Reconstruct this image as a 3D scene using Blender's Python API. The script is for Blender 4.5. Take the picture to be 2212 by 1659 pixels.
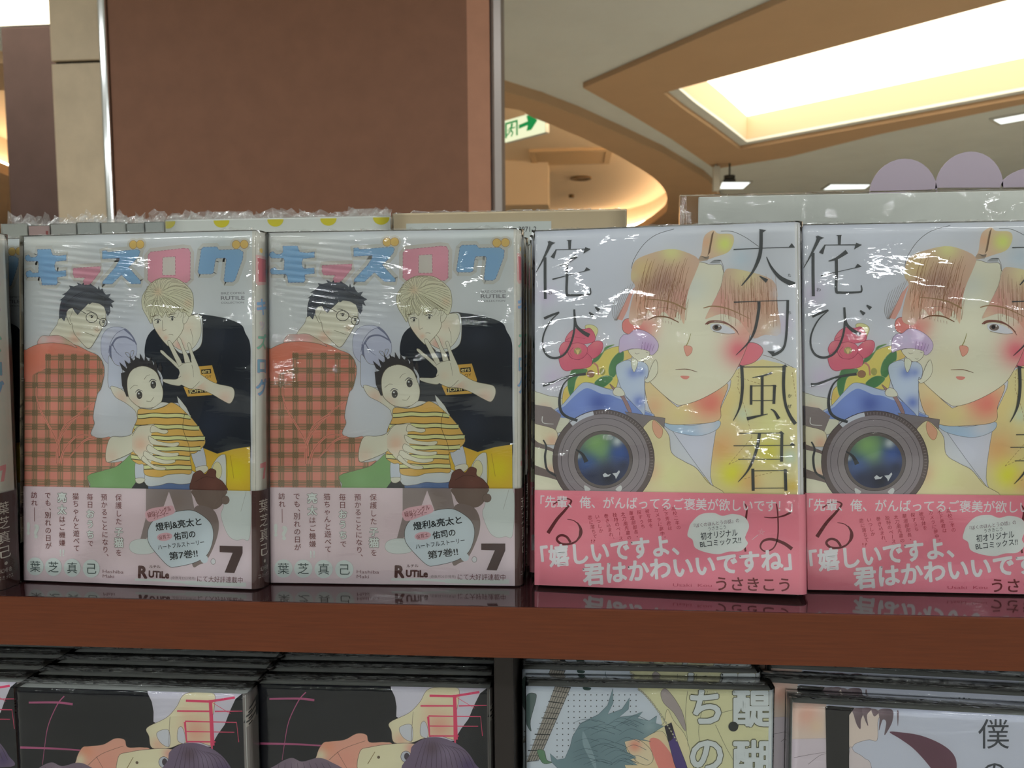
import bpy, bmesh, math, random
from math import sin, cos, pi, radians
from mathutils import Vector, Matrix
from mathutils.geometry import tessellate_polygon, delaunay_2d_cdt

for o in list(bpy.data.objects):
    bpy.data.objects.remove(o, do_unlink=True)
sc = bpy.context.scene
col = sc.collection
rnd = random.Random(7)

# ------------------------------------------------------------------ camera
# metres; x along the shelf, y away from the viewer, z up, z = 0 is the top of the display shelf
CAM_Z, FPX, W0, H0 = 0.131, 1650.0, 2212, 1659
YAW, PITCH, ROLL = radians(4.48), radians(4.065), radians(-0.405)
_f = Vector((-sin(YAW)*cos(PITCH), cos(YAW)*cos(PITCH), -sin(PITCH)))
_r0 = Vector((cos(YAW), sin(YAW), 0)); _u0 = _r0.cross(_f)
_r = _r0*cos(ROLL) + _u0*sin(ROLL); _u = -_r0*sin(ROLL) + _u0*cos(ROLL)
CAM = Vector((0, 0, CAM_Z))
cd = bpy.data.cameras.new('camera'); cd.sensor_width = 36; cd.lens = 36*FPX/W0
cd.clip_start = 0.02; cd.clip_end = 100
cd.dof.use_dof = True; cd.dof.focus_distance = 0.40; cd.dof.aperture_fstop = 20
cam = bpy.data.objects.new('camera', cd); col.objects.link(cam)
cam.matrix_world = Matrix(((_r.x, _u.x, -_f.x, 0), (_r.y, _u.y, -_f.y, 0), (_r.z, _u.z, -_f.z, CAM_Z), (0, 0, 0, 1)))
sc.camera = cam

# ------------------------------------------------------------------ light and exposure
sc.view_settings.view_transform = 'Standard'; sc.view_settings.look = 'None'
sc.view_settings.gamma = 1; sc.view_settings.use_curve_mapping = False
sc.view_settings.exposure = -0.32
sc.cycles.transparent_max_bounces = 14
sc.cycles.max_bounces = 6; sc.cycles.diffuse_bounces = 3; sc.cycles.glossy_bounces = 3
sc.cycles.use_adaptive_sampling = True; sc.cycles.adaptive_threshold = 0.02
sc.cycles.sample_clamp_indirect = 4
wd = bpy.data.worlds.new('world'); sc.world = wd; wd.use_nodes = True
wd.node_tree.nodes['Background'].inputs[0].default_value = (0.9, 0.85, 0.78, 1)
wd.node_tree.nodes['Background'].inputs[1].default_value = 0.25
def area(name, loc, sx, sy, power, color, rot=(0, 0, 0)):
    l = bpy.data.lights.new(name, 'AREA'); l.shape = 'RECTANGLE'; l.size = sx; l.size_y = sy
    l.energy = power; l.color = color
    o = bpy.data.objects.new(name, l); o.location = loc; o.rotation_euler = rot; col.objects.link(o)
    return o
COOL = (0.93, 0.98, 1.0); WARM = (1.0, 0.78, 0.52)
for j, y in enumerate((-1.2, -3.4, -6.0, -8.6, -11.2)):          # rows of fluorescent panels over the shop floor behind the viewer
    for i, x in enumerate((-3.9, -1.3, 1.3, 3.9)):
        area('shop_panel_lamp', (x + 0.25*(j % 2), y, 1.49), 0.85, 0.12, (16, 22, 30, 36, 40)[j], COOL)
for x in (-2.2, 0.2, 2.6): area('aisle_fill', (x, 0.75, 1.49), 1.2, 0.3, 17, COOL)   # fill lights added above the frame to brighten the column and ceiling
for x, y in ((-5.5, 5.0), (5.6, 5.5), (4.6, 9.5), (-6, 10)): area('far_fill', (x, y, 1.46), 1.2, 0.3, 9, COOL)  # more added fill, out of view, lifting the far part of the room

# ------------------------------------------------------------------ materials
def lin(c):
    c /= 255.0
    return c/12.92 if c <= 0.04045 else ((c+0.055)/1.055)**2.4
def rgb(r, g, b): return (lin(r), lin(g), lin(b))
KPH = 0.42
def ph(r, g, b):          # printed ink: colour judged by eye from the photograph -> reflectance under the shop light
    m = 0.3*r+0.55*g+0.15*b; c = [(v+(m-v)*0.18)*0.93 for v in (r, g, b)]; k = max(c)
    if k > 155: q = (155+(k-155)*0.4)/k; c = [v*q for v in c]
    return tuple(min(0.86, lin(v)/KPH) for v in c)
def mat(name, c, rough=0.5, spec=0.5, noise=0.0, nscale=20, metal=0.0, bump=0.0, stretch=(1, 1, 1), c2=None, coat=0.0):
    m = bpy.data.materials.new(name); m.use_nodes = True
    nt = m.node_tree; b = nt.nodes['Principled BSDF']
    b.inputs['Base Color'].default_value = (*c, 1); b.inputs['Roughness'].default_value = rough
    b.inputs['Specular IOR Level'].default_value = spec; b.inputs['Metallic'].default_value = metal
    b.inputs['Coat Weight'].default_value = coat; b.inputs['Coat Roughness'].default_value = 0.05
    if noise > 0 or bump > 0:
        tc = nt.nodes.new('ShaderNodeTexCoord'); mp = nt.nodes.new('ShaderNodeMapping')
        mp.inputs['Scale'].default_value = stretch
        nz = nt.nodes.new('ShaderNodeTexNoise'); nz.inputs['Scale'].default_value = nscale
        nz.inputs['Detail'].default_value = 5; nz.inputs['Roughness'].default_value = 0.6
        nt.links.new(tc.outputs['Object'], mp.inputs[0]); nt.links.new(mp.outputs[0], nz.inputs['Vector'])
        if noise > 0:
            mx = nt.nodes.new('ShaderNodeMix'); mx.data_type = 'RGBA'
            d = c2 if c2 else tuple(v*(1-noise) for v in c)
            mx.inputs[6].default_value = (*c, 1); mx.inputs[7].default_value = (*d, 1)
            rp = nt.nodes.new('ShaderNodeValToRGB')
            rp.color_ramp.elements[0].position = 0.35; rp.color_ramp.elements[1].position = 0.68
            nt.links.new(nz.outputs['Fac'], rp.inputs[0]); nt.links.new(rp.outputs[0], mx.inputs[0])
            nt.links.new(mx.outputs[2], b.inputs['Base Color'])
        if bump > 0:
            bp = nt.nodes.new('ShaderNodeBump'); bp.inputs['Strength'].default_value = bump
            bp.inputs['Distance'].default_value = 0.002
            nt.links.new(nz.outputs['Fac'], bp.inputs['Height']); nt.links.new(bp.outputs[0], b.inputs['Normal'])
    return m
def emit(name, c, s):
    m = bpy.data.materials.new(name); m.use_nodes = True
    nt = m.node_tree; nt.nodes.clear()
    e = nt.nodes.new('ShaderNodeEmission'); e.inputs[0].default_value = (*c, 1); e.inputs[1].default_value = s
    o = nt.nodes.new('ShaderNodeOutputMaterial'); nt.links.new(e.outputs[0], o.inputs[0])
    return m
def ink_mat(name, rough=0.45):
    m = mat(name, (0.8, 0.8, 0.8), rough, 0.08)
    nt = m.node_tree; a = nt.nodes.new('ShaderNodeVertexColor'); a.layer_name = 'ink'
    nt.links.new(a.outputs['Color'], nt.nodes['Principled BSDF'].inputs['Base Color'])
    return m
def film_mat(name, w1=1.0, w2=1.0, w3=1.0, ior=1.38, tint=(0.985, 0.985, 0.985), haze=0.0, sx=(30, 90), rough=0.012, pull=0.0):
    """thin clear shrink film: Fresnel gloss over a clear sheet, fine tension wrinkles as bump"""
    m = bpy.data.materials.new(name); m.use_nodes = True
    nt = m.node_tree; nt.nodes.clear(); N = nt.nodes.new; L = nt.links.new
    out = N('ShaderNodeOutputMaterial'); tr = N('ShaderNodeBsdfTransparent'); gl = N('ShaderNodeBsdfGlossy')
    tr.inputs[0].default_value = (*tint, 1)
    gl.inputs['Roughness'].default_value = rough; gl.inputs[0].default_value = (1, 1, 1, 1)
    fr = N('ShaderNodeFresnel'); fr.inputs['IOR'].default_value = ior
    tc = N('ShaderNodeTexCoord'); mp = N('ShaderNodeMapping'); mp.inputs['Scale'].default_value = (sx[0], sx[0], sx[1])
    mp.inputs['Rotation'].default_value = (0, 0.25, 0)
    n1 = N('ShaderNodeTexNoise'); n1.inputs['Scale'].default_value = 1.0; n1.inputs['Detail'].default_value = 3
    n1.inputs['Distortion'].default_value = 0.8
    n2 = N('ShaderNodeTexNoise'); n2.inputs['Scale'].default_value = 9; n2.inputs['Detail'].default_value = 2
    b1 = N('ShaderNodeBump'); b1.inputs['Strength'].default_value = 1.0; b1.inputs['Distance'].default_value = 0.0009*w1
    b2 = N('ShaderNodeBump'); b2.inputs['Strength'].default_value = 1.0; b2.inputs['Distance'].default_value = 0.006*w2
    n3 = N('ShaderNodeTexNoise'); n3.inputs['Scale'].default_value = 420; n3.inputs['Detail'].default_value = 2
    b3 = N('ShaderNodeBump'); b3.inputs['Strength'].default_value = 1.0; b3.inputs['Distance'].default_value = 0.00006*w3
    L(tc.outputs['Object'], mp.inputs[0]); L(mp.outputs[0], n1.inputs['Vector'])
    L(tc.outputs['Object'], n2.inputs['Vector']); L(tc.outputs['Object'], n3.inputs['Vector'])
    L(n2.outputs['Fac'], b2.inputs['Height']); L(n1.outputs['Fac'], b1.inputs['Height']); L(n3.outputs['Fac'], b3.inputs['Height'])
    if pull > 0:      # tension creases fanning out where the film was pulled tight
        wv = N('ShaderNodeTexWave'); wv.bands_direction = 'Z'; wv.inputs['Scale'].default_value = 95; wv.inputs['Distortion'].default_value = 2.2
        wv.inputs['Detail'].default_value = 1.5; wv.inputs['Detail Scale'].default_value = 0.4
        mw = N('ShaderNodeMapping'); mw.inputs['Rotation'].default_value = (0, -0.22, 0); mw.inputs['Scale'].default_value = (0.55, 1, 1)
        L(tc.outputs['Object'], mw.inputs[0]); L(mw.outputs[0], wv.inputs['Vector'])
        ds = N('ShaderNodeVectorMath'); ds.operation = 'DISTANCE'; ds.inputs[1].default_value = (0.034, 0, 0.152); L(tc.outputs['Object'], ds.inputs[0])
        mr = N('ShaderNodeMapRange'); mr.inputs['From Min'].default_value = 0.012; mr.inputs['From Max'].default_value = 0.034
        mr.inputs['To Min'].default_value = 1.0; mr.inputs['To Max'].default_value = 0.0; L(ds.outputs['Value'], mr.inputs[0])
        mu = N('ShaderNodeMath'); mu.operation = 'MULTIPLY'; L(wv.outputs['Fac'], mu.inputs[0]); L(mr.outputs[0], mu.inputs[1])
        b4 = N('ShaderNodeBump'); b4.inputs['Strength'].default_value = 1.0; b4.inputs['Distance'].default_value = 0.00034*pull
        L(mu.outputs[0], b4.inputs['Height']); L(n2.outputs['Fac'], b2.inputs['Height']); L(b4.outputs[0], b2.inputs['Normal'])
    L(b2.outputs[0], b1.inputs['Normal']); L(b1.outputs[0], b3.inputs['Normal'])
    L(b3.outputs[0], gl.inputs['Normal']); L(b3.outputs[0], fr.inputs['Normal'])
    mx = N('ShaderNodeMixShader'); L(fr.outputs[0], mx.inputs[0]); L(tr.outputs[0], mx.inputs[1]); L(gl.outputs[0], mx.inputs[2])
    last = mx.outputs[0]
    if haze > 0:
        df = N('ShaderNodeBsdfDiffuse'); df.inputs[0].default_value = (0.8, 0.82, 0.82, 1)
        m2 = N('ShaderNodeMixShader'); m2.inputs[0].default_value = haze
        L(last, m2.inputs[1]); L(df.outputs[0], m2.inputs[2]); last = m2.outputs[0]
    L(last, out.inputs[0])
    return m

# ------------------------------------------------------------------ object helpers
def link(name, me, m, parent=None):
    o = bpy.data.objects.new(name, me); col.objects.link(o)
    if m is not None and not me.materials: me.materials.append(m)
    if parent is not None: o.parent = parent
    return o
def tag(o, label=None, cat=None, group=None, kind=None):
    if label: o['label'] = label
    if cat: o['category'] = cat
    if group: o['group'] = group
    if kind: o['kind'] = kind
    return o
def empty(name, loc=(0, 0, 0), rot=(0, 0, 0)):
    o = bpy.data.objects.new(name, None); col.objects.link(o)
    o.location = loc; o.rotation_euler = rot; o.empty_display_size = 0.02
    return o
def copy_tree(o, parent=None):
    c = o.copy(); col.objects.link(c); c.parent = parent
    for ch in list(o.children): copy_tree(ch, c)
    return c
def mesh(name, vs, fs, smooth=False):
    me = bpy.data.meshes.new(name); me.from_pydata([tuple(v) for v in vs], [], fs); me.update()
    if smooth: me.polygons.foreach_set('use_smooth', [True]*len(me.polygons))
    return me
def box_me(name, x0, x1, y0, y1, z0, z1, bev=0.0):
    bm = bmesh.new(); bmesh.ops.create_cube(bm, size=1)
    for v in bm.verts: v.co = Vector(((x0+x1)/2+v.co.x*(x1-x0), (y0+y1)/2+v.co.y*(y1-y0), (z0+z1)/2+v.co.z*(z1-z0)))
    if bev > 0: bmesh.ops.bevel(bm, geom=bm.edges[:], offset=bev, segments=2, affect='EDGES', profile=0.6)
    me = bpy.data.meshes.new(name); bm.to_mesh(me); bm.free(); return me
def prism_me(name, pts, z0, z1, holes=()):
    """flat polygon (with holes) extruded from z0 to z1"""
    loops = [list(pts)] + [list(h) for h in holes]
    fl = [p for l in loops for p in l]; n = len(fl)
    tris = tessellate_polygon([[Vector((x, y, 0)) for x, y in l] for l in loops])
    vs = [(x, y, z0) for x, y in fl] + [(x, y, z1) for x, y in fl]
    fs = [tuple(t) for t in tris] + [tuple(n+i for i in reversed(t)) for t in tris]
    k = 0
    for l in loops:
        for i in range(len(l)):
            a, b = k+i, k+(i+1) % len(l); fs.append((a, b, b+n, a+n))
        k += len(l)
    me = mesh(name, vs, fs)
    bm = bmesh.new(); bm.from_mesh(me); bmesh.ops.recalc_face_normals(bm, faces=bm.faces); bm.to_mesh(me); bm.free()
    return me
def ray(x, y): return _f + _r*((x-W0/2)/FPX) - _u*((y-H0/2)/FPX)

# ------------------------------------------------------------------ printing: flat ink shapes on a cover, laid one over another
def smooth_pts(pts, closed, n=5):
    P = [Vector(p) for p in pts]; N = len(P)
    if N < 3: return P
    out = []
    rng = range(N) if closed else range(N-1)
    for i in rng:
        if closed: a, b, c, d = P[i-1], P[i], P[(i+1) % N], P[(i+2) % N]
        else: a, b, c, d = P[max(i-1, 0)], P[i], P[i+1], P[min(i+2, N-1)]
        for k in range(n):
            t = k/n
            out.append(0.5*((2*b)+(c-a)*t+(2*a-5*b+4*c-d)*t*t+(3*b-a-3*c+d)*t**3))
    if not closed: out.append(P[-1])
    return out
def inside(p, poly):
    x, y = p; c = False; j = len(poly)-1
    for i in range(len(poly)):
        xi, yi = poly[i][0], poly[i][1]; xj, yj = poly[j][0], poly[j][1]
        if (yi > y) != (yj > y) and x < (xj-xi)*(y-yi)/(yj-yi)+xi: c = not c
        j = i
    return c
def gmix(c, p, blobs):
    for bx, by, br, bc, bs in blobs:
        w = bs*math.exp(-((p[0]-bx)**2+(p[1]-by)**2)/(br*br))
        c = tuple(c[i]*(1-w)+bc[i]*w for i in range(3))
    return c
_gl = {}
def glyph(s, weight=0.0, res=3):
    """outline and filling of a piece of writing (em = 1); weight > 0 thickens it with a pen line round the outline"""
    k = (s, res)
    if k not in _gl:
        out = []
        for mode in ('BOTH', 'NONE'):
            cu = bpy.data.curves.new('type', 'FONT'); cu.body = s; cu.resolution_u = res; cu.fill_mode = mode
            ob = bpy.data.objects.new('type', cu); col.objects.link(ob); me = ob.to_mesh()
            out.append(([(v.co.x, v.co.y) for v in me.vertices], [tuple(p.vertices) for p in me.polygons] if mode == 'BOTH' else [tuple(e.vertices) for e in me.edges]))
            ob.to_mesh_clear(); bpy.data.objects.remove(ob); bpy.data.curves.remove(cu)
        _gl[k] = out
    (vs, fs), (ov, oe) = _gl[k]
    if weight <= 0: return vs, fs
    vs = [(a, b, 0.0) for a, b in vs]; fs = list(fs)
    for m, (i, j) in enumerate(oe):
        zz = .2+(m % 8)*.09
        a = Vector(ov[i]); b = Vector(ov[j]); d = b-a
        if d.length < 1e-6: continue
        d.normalize(); n = Vector((-d.y, d.x))*weight; e = d*weight*.6; q = len(vs)
        vs += [(p.x, p.y, zz) for p in (a+n-e*.5, a-e, a-n-e*.5, b-n+e*.5, b+e, b+n+e*.5)]; fs.append((q, q+1, q+2, q+3, q+4, q+5))
    return vs, fs
class Art:
    """ink shapes in millimetres (u to the right, v up) on a sheet; coordinates are typed in the units of crop (ox, oy, scale)"""
    def __init__(s, conv): s.conv = conv; s.V = []; s.Fc = []; s.C = []; s.n = 0; s.cyc = 0; s.base = 0; s.crop = (0, 0, 1.0)
    def pack(s, n):           # many small strokes share n layers of ink
        if s.cyc: s.n = s.base+s.cyc
        s.cyc = n; s.base = s.n
    def px(s, p): return (p[0]/s.crop[2]+s.crop[0], p[1]/s.crop[2]+s.crop[1])
    def add(s, pts, faces, cols, sub=None):
        s.n += 1; b = len(s.V)
        if s.cyc and s.n > s.base+s.cyc: s.n = s.base+1
        for i, p in enumerate(pts):
            u, v = s.conv(p[0], p[1]); s.V.append((u, v, s.n+(sub[i] if sub else 0)))
        s.Fc += [tuple(b+i for i in f) for f in faces]
        s.C += cols if isinstance(cols, list) else [cols]*len(pts)
    def F(s, pts, c, sm=True, line=None, lw=0.8, blobs=(), step=4.0, n=5, closed=True):
        P = [Vector(s.px(p)) for p in pts]
        if sm: P = smooth_pts(P, True, n)
        B = [(*s.px((x, y)), r/s.crop[2], cc, st) for x, y, r, cc, st in blobs]
        if not B:
            t = tessellate_polygon([[Vector((p[0], p[1], 0)) for p in P]])
            s.add(P, [tuple(x) for x in t], c)
        else:
            xs = [p[0] for p in P]; ys = [p[1] for p in P]; pts2 = [Vector((p[0], p[1])) for p in P]; m = len(pts2)
            y = min(ys)+step/2
            while y < max(ys):
                x = min(xs)+step/2
                while x < max(xs):
                    if inside((x, y), P): pts2.append(Vector((x, y)))
                    x += step
                y += step
            r = delaunay_2d_cdt(pts2, [], [list(range(m))], 1, 1e-4)
            vv = [tuple(v) for v in r[0]]
            s.add(vv, [tuple(f) for f in r[2]], [gmix(c, v, B) for v in vv])
        if line: s.S(pts, lw, line, closed=closed, sm=sm, n=n)
        return P
    def S(s, pts, w, c, w2=None, closed=False, sm=True, n=5, mid=None):
        """pen stroke, width w (photo pixels) tapering to w2, optionally through mid"""
        P = [Vector(s.px(p)) for p in pts]
        if sm: P = smooth_pts(P, closed, n)
        if closed: P = P+[P[0]]
        if w2 is None: w2 = w
        N = len(P); L = []; R = []
        for i in range(N):
            d = P[min(i+1, N-1)]-P[max(i-1, 0)]
            if closed and i in (0, N-1): d = P[1]-P[-2]
            if d.length < 1e-9: d = Vector((1, 0))
            d.normalize(); nn = Vector((-d.y, d.x)); t = i/(N-1)
            ww = w*(1-t)+w2*t
            if mid is not None: ww = (w*(1-2*t)+mid*2*t) if t < .5 else (mid*(2-2*t)+w2*(2*t-1))
            L.append(P[i]+nn*ww/2); R.append(P[i]-nn*ww/2)
        s.add(L+R, [(i, i+1, N+i+1, N+i) for i in range(N-1)], c)
    def D(s, pts, w, c, dash=5, gap=3, closed=True, sm=False):
        """dashed line"""
        P = [Vector(s.px(p)) for p in pts]
        if sm: P = smooth_pts(P, closed, 4)
        if closed: P = P+[P[0]]
        V = []; Fx = []; carry = 0.0
        for a, b in zip(P, P[1:]):
            d = b-a; L = d.length
            if L < 1e-6: continue
            d /= L; nn = Vector((-d.y, d.x))*w/2; t = 0.0
            while t < L:
                e = min(t+dash, L); k = len(V)
                V += [a+d*t+nn, a+d*e+nn, a+d*e-nn, a+d*t-nn]; Fx.append((k, k+1, k+2, k+3)); t += dash+gap
        s.add(V, Fx, c)
    def E(s, x, y, rx, c, ry=None, line=None, lw=0.8, n=28, blobs=(), rot=0):
        ry = ry or rx; a = radians(rot)
        s.F([(x+rx*cos(t)*cos(a)-ry*sin(t)*sin(a), y+rx*cos(t)*sin(a)+ry*sin(t)*cos(a)) for t in [2*pi*i/n for i in range(n)]], c, sm=False, line=line, lw=lw, blobs=blobs)
    def T(s, st, p0, p1, h, c, weight=0.0, res=3, shear=0):
        """line of writing whose ink runs from p0 to p1 (baseline), em height h (crop units)"""
        vs, fs = glyph(st, weight, res)
        if not vs: return
        x0 = min(v[0] for v in vs); x1 = max(v[0] for v in vs)
        a = Vector(s.px(p0)); b = Vector(s.px(p1)); d = (b-a); hh = h/s.crop[2]; dn = d.normalized(); up = Vector((dn.y, -dn.x))
        s.add([a+d*((v[0]-x0)/(x1-x0))+up*(v[1]*hh)+dn*(shear*v[1]*hh) for v in vs], fs, c, [v[2] for v in vs] if len(vs[0]) > 2 else None)
    def K(s, ch, x, y, h, c, weight=0.0, wd=None, rot=0, res=3):
        """one character centred on (x, y), em height h, width wd"""
        vs, fs = glyph(ch, weight, res)
        if not vs: return
        wd = wd or h; a = radians(rot)
        cx, cy = 0.5, 0.38
        if ch.isascii(): cx = (min(v[0] for v in vs)+max(v[0] for v in vs))/2; cy = 0.35
        s.add([Vector(s.px((x+((v[0]-cx)*wd)*cos(a)+((v[1]-cy)*h)*sin(a), y-((v[1]-cy)*h)*cos(a)+((v[0]-cx)*wd)*sin(a)))) for v in vs], fs, c, [v[2] for v in vs] if len(vs[0]) > 2 else None)
    def Vt(s, st, p0, p1, h, c, weight=0.0, wd=None, res=3):
        """vertical line of characters, first centred on p0, last on p1"""
        n = len(st)
        for i, ch in enumerate(st):
            t = i/max(1, n-1); x = p0[0]+(p1[0]-p0[0])*t; y = p0[1]+(p1[1]-p0[1])*t
            if ch in 'ー―':
                s.S([(x, y-h*.42), (x, y+h*.42)], h*.07/s.crop[2]*1.2, c, sm=False); continue
            if ch in '、。': s.K(ch, x+h*.6, y-h*.55, h, c, weight, wd, res=res); continue
            s.K(ch, x, y, h, c, weight, wd, res=res)
    def cells(s, poly, size, fn):
        """woven pattern: small squares of side size (photo px) inside poly, coloured by fn(i, j) or left out"""
        P = [s.px(p) for p in poly]; xs = [p[0] for p in P]; ys = [p[1] for p in P]
        V = []; Fx = []; C = []
        j = 0; y = min(ys)
        while y < max(ys):
            x = min(xs); i = 0
            while x < max(xs):
                if inside((x+size/2, y+size/2), P):
                    cc = fn(i, j)
                    if cc is not None:
                        k = len(V); V += [(x, y), (x+size, y), (x+size, y+size), (x, y+size)]; Fx.append((k, k+1, k+2, k+3)); C += [cc]*4
                x += size; i += 1
            y += size; j += 1
        if V: s.add(V, Fx, C)
    def build(s, name, fn, m, parent, lay=1.5e-6, clip=None):
        vs = []
        for u, v, n in s.V:
            if clip: u = min(max(u, clip[0]), clip[1]); v = min(max(v, clip[2]), clip[3])
            vs.append(fn(u, v, n*lay+4e-5))
        me = bpy.data.meshes.new(name); me.from_pydata(vs, [], s.Fc); me.update()
        a = me.color_attributes.new('ink', 'FLOAT_COLOR', 'POINT')
        a.data.foreach_set('color', [x for c in s.C for x in (*c, 1.0)])
        return link(name, me, m, parent)
# ------------------------------------------------------------------ cover art of the left-hand comic (white cover, three figures)
SK = ph(184, 182, 165); SKP = ph(190, 150, 130); LN = ph(92, 84, 62); BLK = ph(48, 50, 60)
WHT = ph(168, 172, 176); PNK = ph(178, 118, 135); BLU = ph(104, 144, 178); ORG = ph(198, 160, 78)
def art_a_cover(conv):
    A = Art(conv); U = (560, 440, 3.687); L = (560, 850, 3.687); M = (600, 600, 9.217); N = (840, 580, 5.185)
    A.crop = (0, 0, 1)
    A.F([(560, 480), (1125, 480), (1125, 1300), (560, 1300)], ph(166, 170, 172), sm=False, step=14,
        blobs=[(620, 520, 90, ph(160, 160, 152), .7), (1060, 520, 90, ph(158, 164, 162), .6), (850, 800, 160, ph(172, 176, 188), .6), (640, 1100, 200, ph(170, 168, 172), .5)])
    # title letters
    A.crop = U
    KI = [(188, 338), (303, 336), (322, 385), (380, 392), (440, 384), (440, 428), (348, 438), (338, 470), (345, 505), (360, 518), (438, 510), (440, 556), (362, 565), (366, 610), (355, 627), (232, 628), (222, 575), (210, 562), (98, 562), (88, 540), (92, 520), (125, 508), (150, 530), (198, 528), (200, 450), (192, 434), (100, 434), (80, 415), (84, 392), (108, 380), (135, 402), (172, 402), (190, 385)]
    TU = [(500, 492), (738, 480), (735, 520), (690, 575), (650, 622), (596, 628), (588, 600), (606, 568), (515, 570), (500, 545)]
    ZU = [(752, 354), (788, 350), (800, 364), (1058, 344), (1078, 358), (1068, 392), (1020, 450), (978, 486), (1084, 600), (1084, 622), (998, 622), (918, 548), (838, 622), (756, 622), (756, 604), (862, 490), (902, 428), (900, 412), (752, 420)]
    RO = [(1145, 392), (1165, 366), (1445, 338), (1490, 342), (1506, 370), (1504, 590), (1480, 612), (1172, 612), (1144, 590)]
    GU = [(1598, 348), (1614, 330), (1728, 328), (1750, 354), (1918, 350), (1952, 372), (1948, 425), (1884, 595), (1862, 611), (1798, 610), (1790, 595), (1810, 432), (1800, 418), (1728, 420), (1716, 440), (1702, 536), (1682, 546), (1582, 546), (1570, 530)]
    halo = ph(157, 156, 149)
    for P in (KI, TU, ZU, RO, GU): A.S(P, 17, halo, closed=True, sm=False)
    for x, y in ((1018, 306), (1078, 304), (1892, 312), (1960, 310)): A.E(x, y, 52, halo)
    for x, y in ((1018, 306), (1078, 304), (1892, 312), (1960, 310)):
        A.E(x, y, 33, ORG); A.D([(x+34*cos(t), y+34*sin(t)) for t in [k*pi/10 for k in range(20)]], .9, ph(140, 100, 60), 5, 3)
    for P, c in ((KI, BLU), (TU, PNK), (ZU, BLU), (RO, ph(196, 128, 146)), (GU, BLU)):
        A.F(P, c, sm=False); A.D(P, 1.0, ph(84, 92, 130) if c == BLU else ph(150, 84, 100), 5, 3)
    HO = [(1270, 410), (1378, 403), (1380, 553), (1268, 553)]
    A.F(HO, ph(160, 158, 150), sm=False); A.D(HO, 1.0, ph(150, 84, 100), 5, 3)
    tx = ph(92, 92, 98)
    A.T('BIRZ COMICS', (1767, 708), (1964, 706), 24, tx, 0.0)
    A.T('RUTILE', (1765, 752), (1964, 750), 42, tx, 0.01)
    A.T('COLLECTION', (1767, 782), (1958, 780), 20, tx, 0.0)
    # lavender cap behind the child
    lv = ph(160, 164, 182); st = ph(96, 100, 122)
    A.F([(745, 1130), (752, 1050), (800, 985), (880, 968), (960, 985), (1015, 1040), (1050, 1110), (1050, 1190), (1010, 1230), (960, 1290), (900, 1300), (850, 1290), (790, 1250), (755, 1200)], lv, line=st, lw=.8,
        blobs=[(840, 1030, 60, ph(170, 172, 182), .8), (900, 1250, 60, ph(150, 154, 176), .6)])
    A.S([(810, 1180), (830, 1090), (880, 1020), (945, 985)], 1.2, st); A.S([(945, 985), (1010, 1040), (1050, 1110)], 4.2, st, 2.5)
    A.S([(835, 1120), (880, 1060), (960, 1050), (1040, 1090)], 4.5, st, 3); A.S([(825, 1120), (830, 1210), (860, 1270), (930, 1295)], 5.5, st, 3); A.S([(845, 1110), (880, 1170), (930, 1210)], 2.5, st, 0.5)
    for q in ([(955, 1175), (985, 1180), (998, 1215), (975, 1205)], [(1000, 1210), (1005, 1165), (1028, 1160), (1020, 1195)]): A.F(q, ph(150, 156, 176), line=LN, lw=.9)
    # light jacket / sky-blue sleeve under the cap
    A.F([(815, 1200), (808, 1300), (810, 1440), (850, 1470), (930, 1465), (960, 1440), (930, 1330), (940, 1290), (870, 1270)], ph(166, 172, 186), line=LN, lw=.8)
    A.F([(830, 1448), (870, 1530), (960, 1580), (1040, 1640), (1060, 1690), (1100, 1640), (1010, 1560), (950, 1490), (900, 1460)], SK, line=LN, lw=.8, blobs=[(920, 1540, 60, SKP, .6)])
    # man in the dark shirt: body
    navy = ph(32, 37, 46)
    A.crop = N
    A.F([(690, 495), (850, 500), (1090, 540), (1270, 610), (1320, 700), (1378, 830), (1383, 1100), (1385, 1700), (1385, 2110), (1300, 2130), (1150, 2120), (1010, 2160), (820, 2050), (740, 1900), (660, 1650), (560, 1500), (330, 1490), (300, 1420), (340, 1300), (330, 1180), (210, 1010), (125, 950), (150, 760), (250, 650), (420, 600)], navy,
        step=5, blobs=[(1000, 760, 160, ph(44, 50, 62), .7), (900, 1750, 200, ph(42, 50, 68), .5), (560, 1000, 120, ph(32, 36, 44), .7), (1300, 1200, 160, ph(32, 36, 44), .6)])
    # neck, collar
    A.F([(560, 560), (700, 500), (800, 520), (815, 720), (790, 850), (690, 920), (560, 935), (470, 860), (440, 780)], ph(176, 180, 180), line=LN, lw=.9)
    A.F([(580, 540), (700, 505), (775, 525), (800, 680), (760, 800), (690, 880), (600, 900), (520, 880), (460, 800)], SK, line=LN, lw=.8, blobs=[(540, 840, 60, ph(198, 140, 128), .8), (640, 640, 70, SKP, .3)])
    A.S([(670, 660), (695, 740), (700, 835)], .9, LN, .5)
    # head turned three-quarter, fair hair
    A.F([(215, 560), (235, 640), (300, 740), (370, 820), (420, 850), (500, 780), (575, 680), (600, 560), (600, 420), (400, 330), (220, 440)], SK, line=LN, lw=1.0, blobs=[(300, 700, 60, ph(196, 160, 134), .5), (375, 760, 30, ph(204, 140, 110), .6)])
    A.F([(590, 470), (620, 440), (650, 470), (645, 540), (610, 595), (580, 590)], SK, line=LN, lw=.8)
    hair = ph(176, 174, 150); hl = ph(98, 92, 62)
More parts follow.
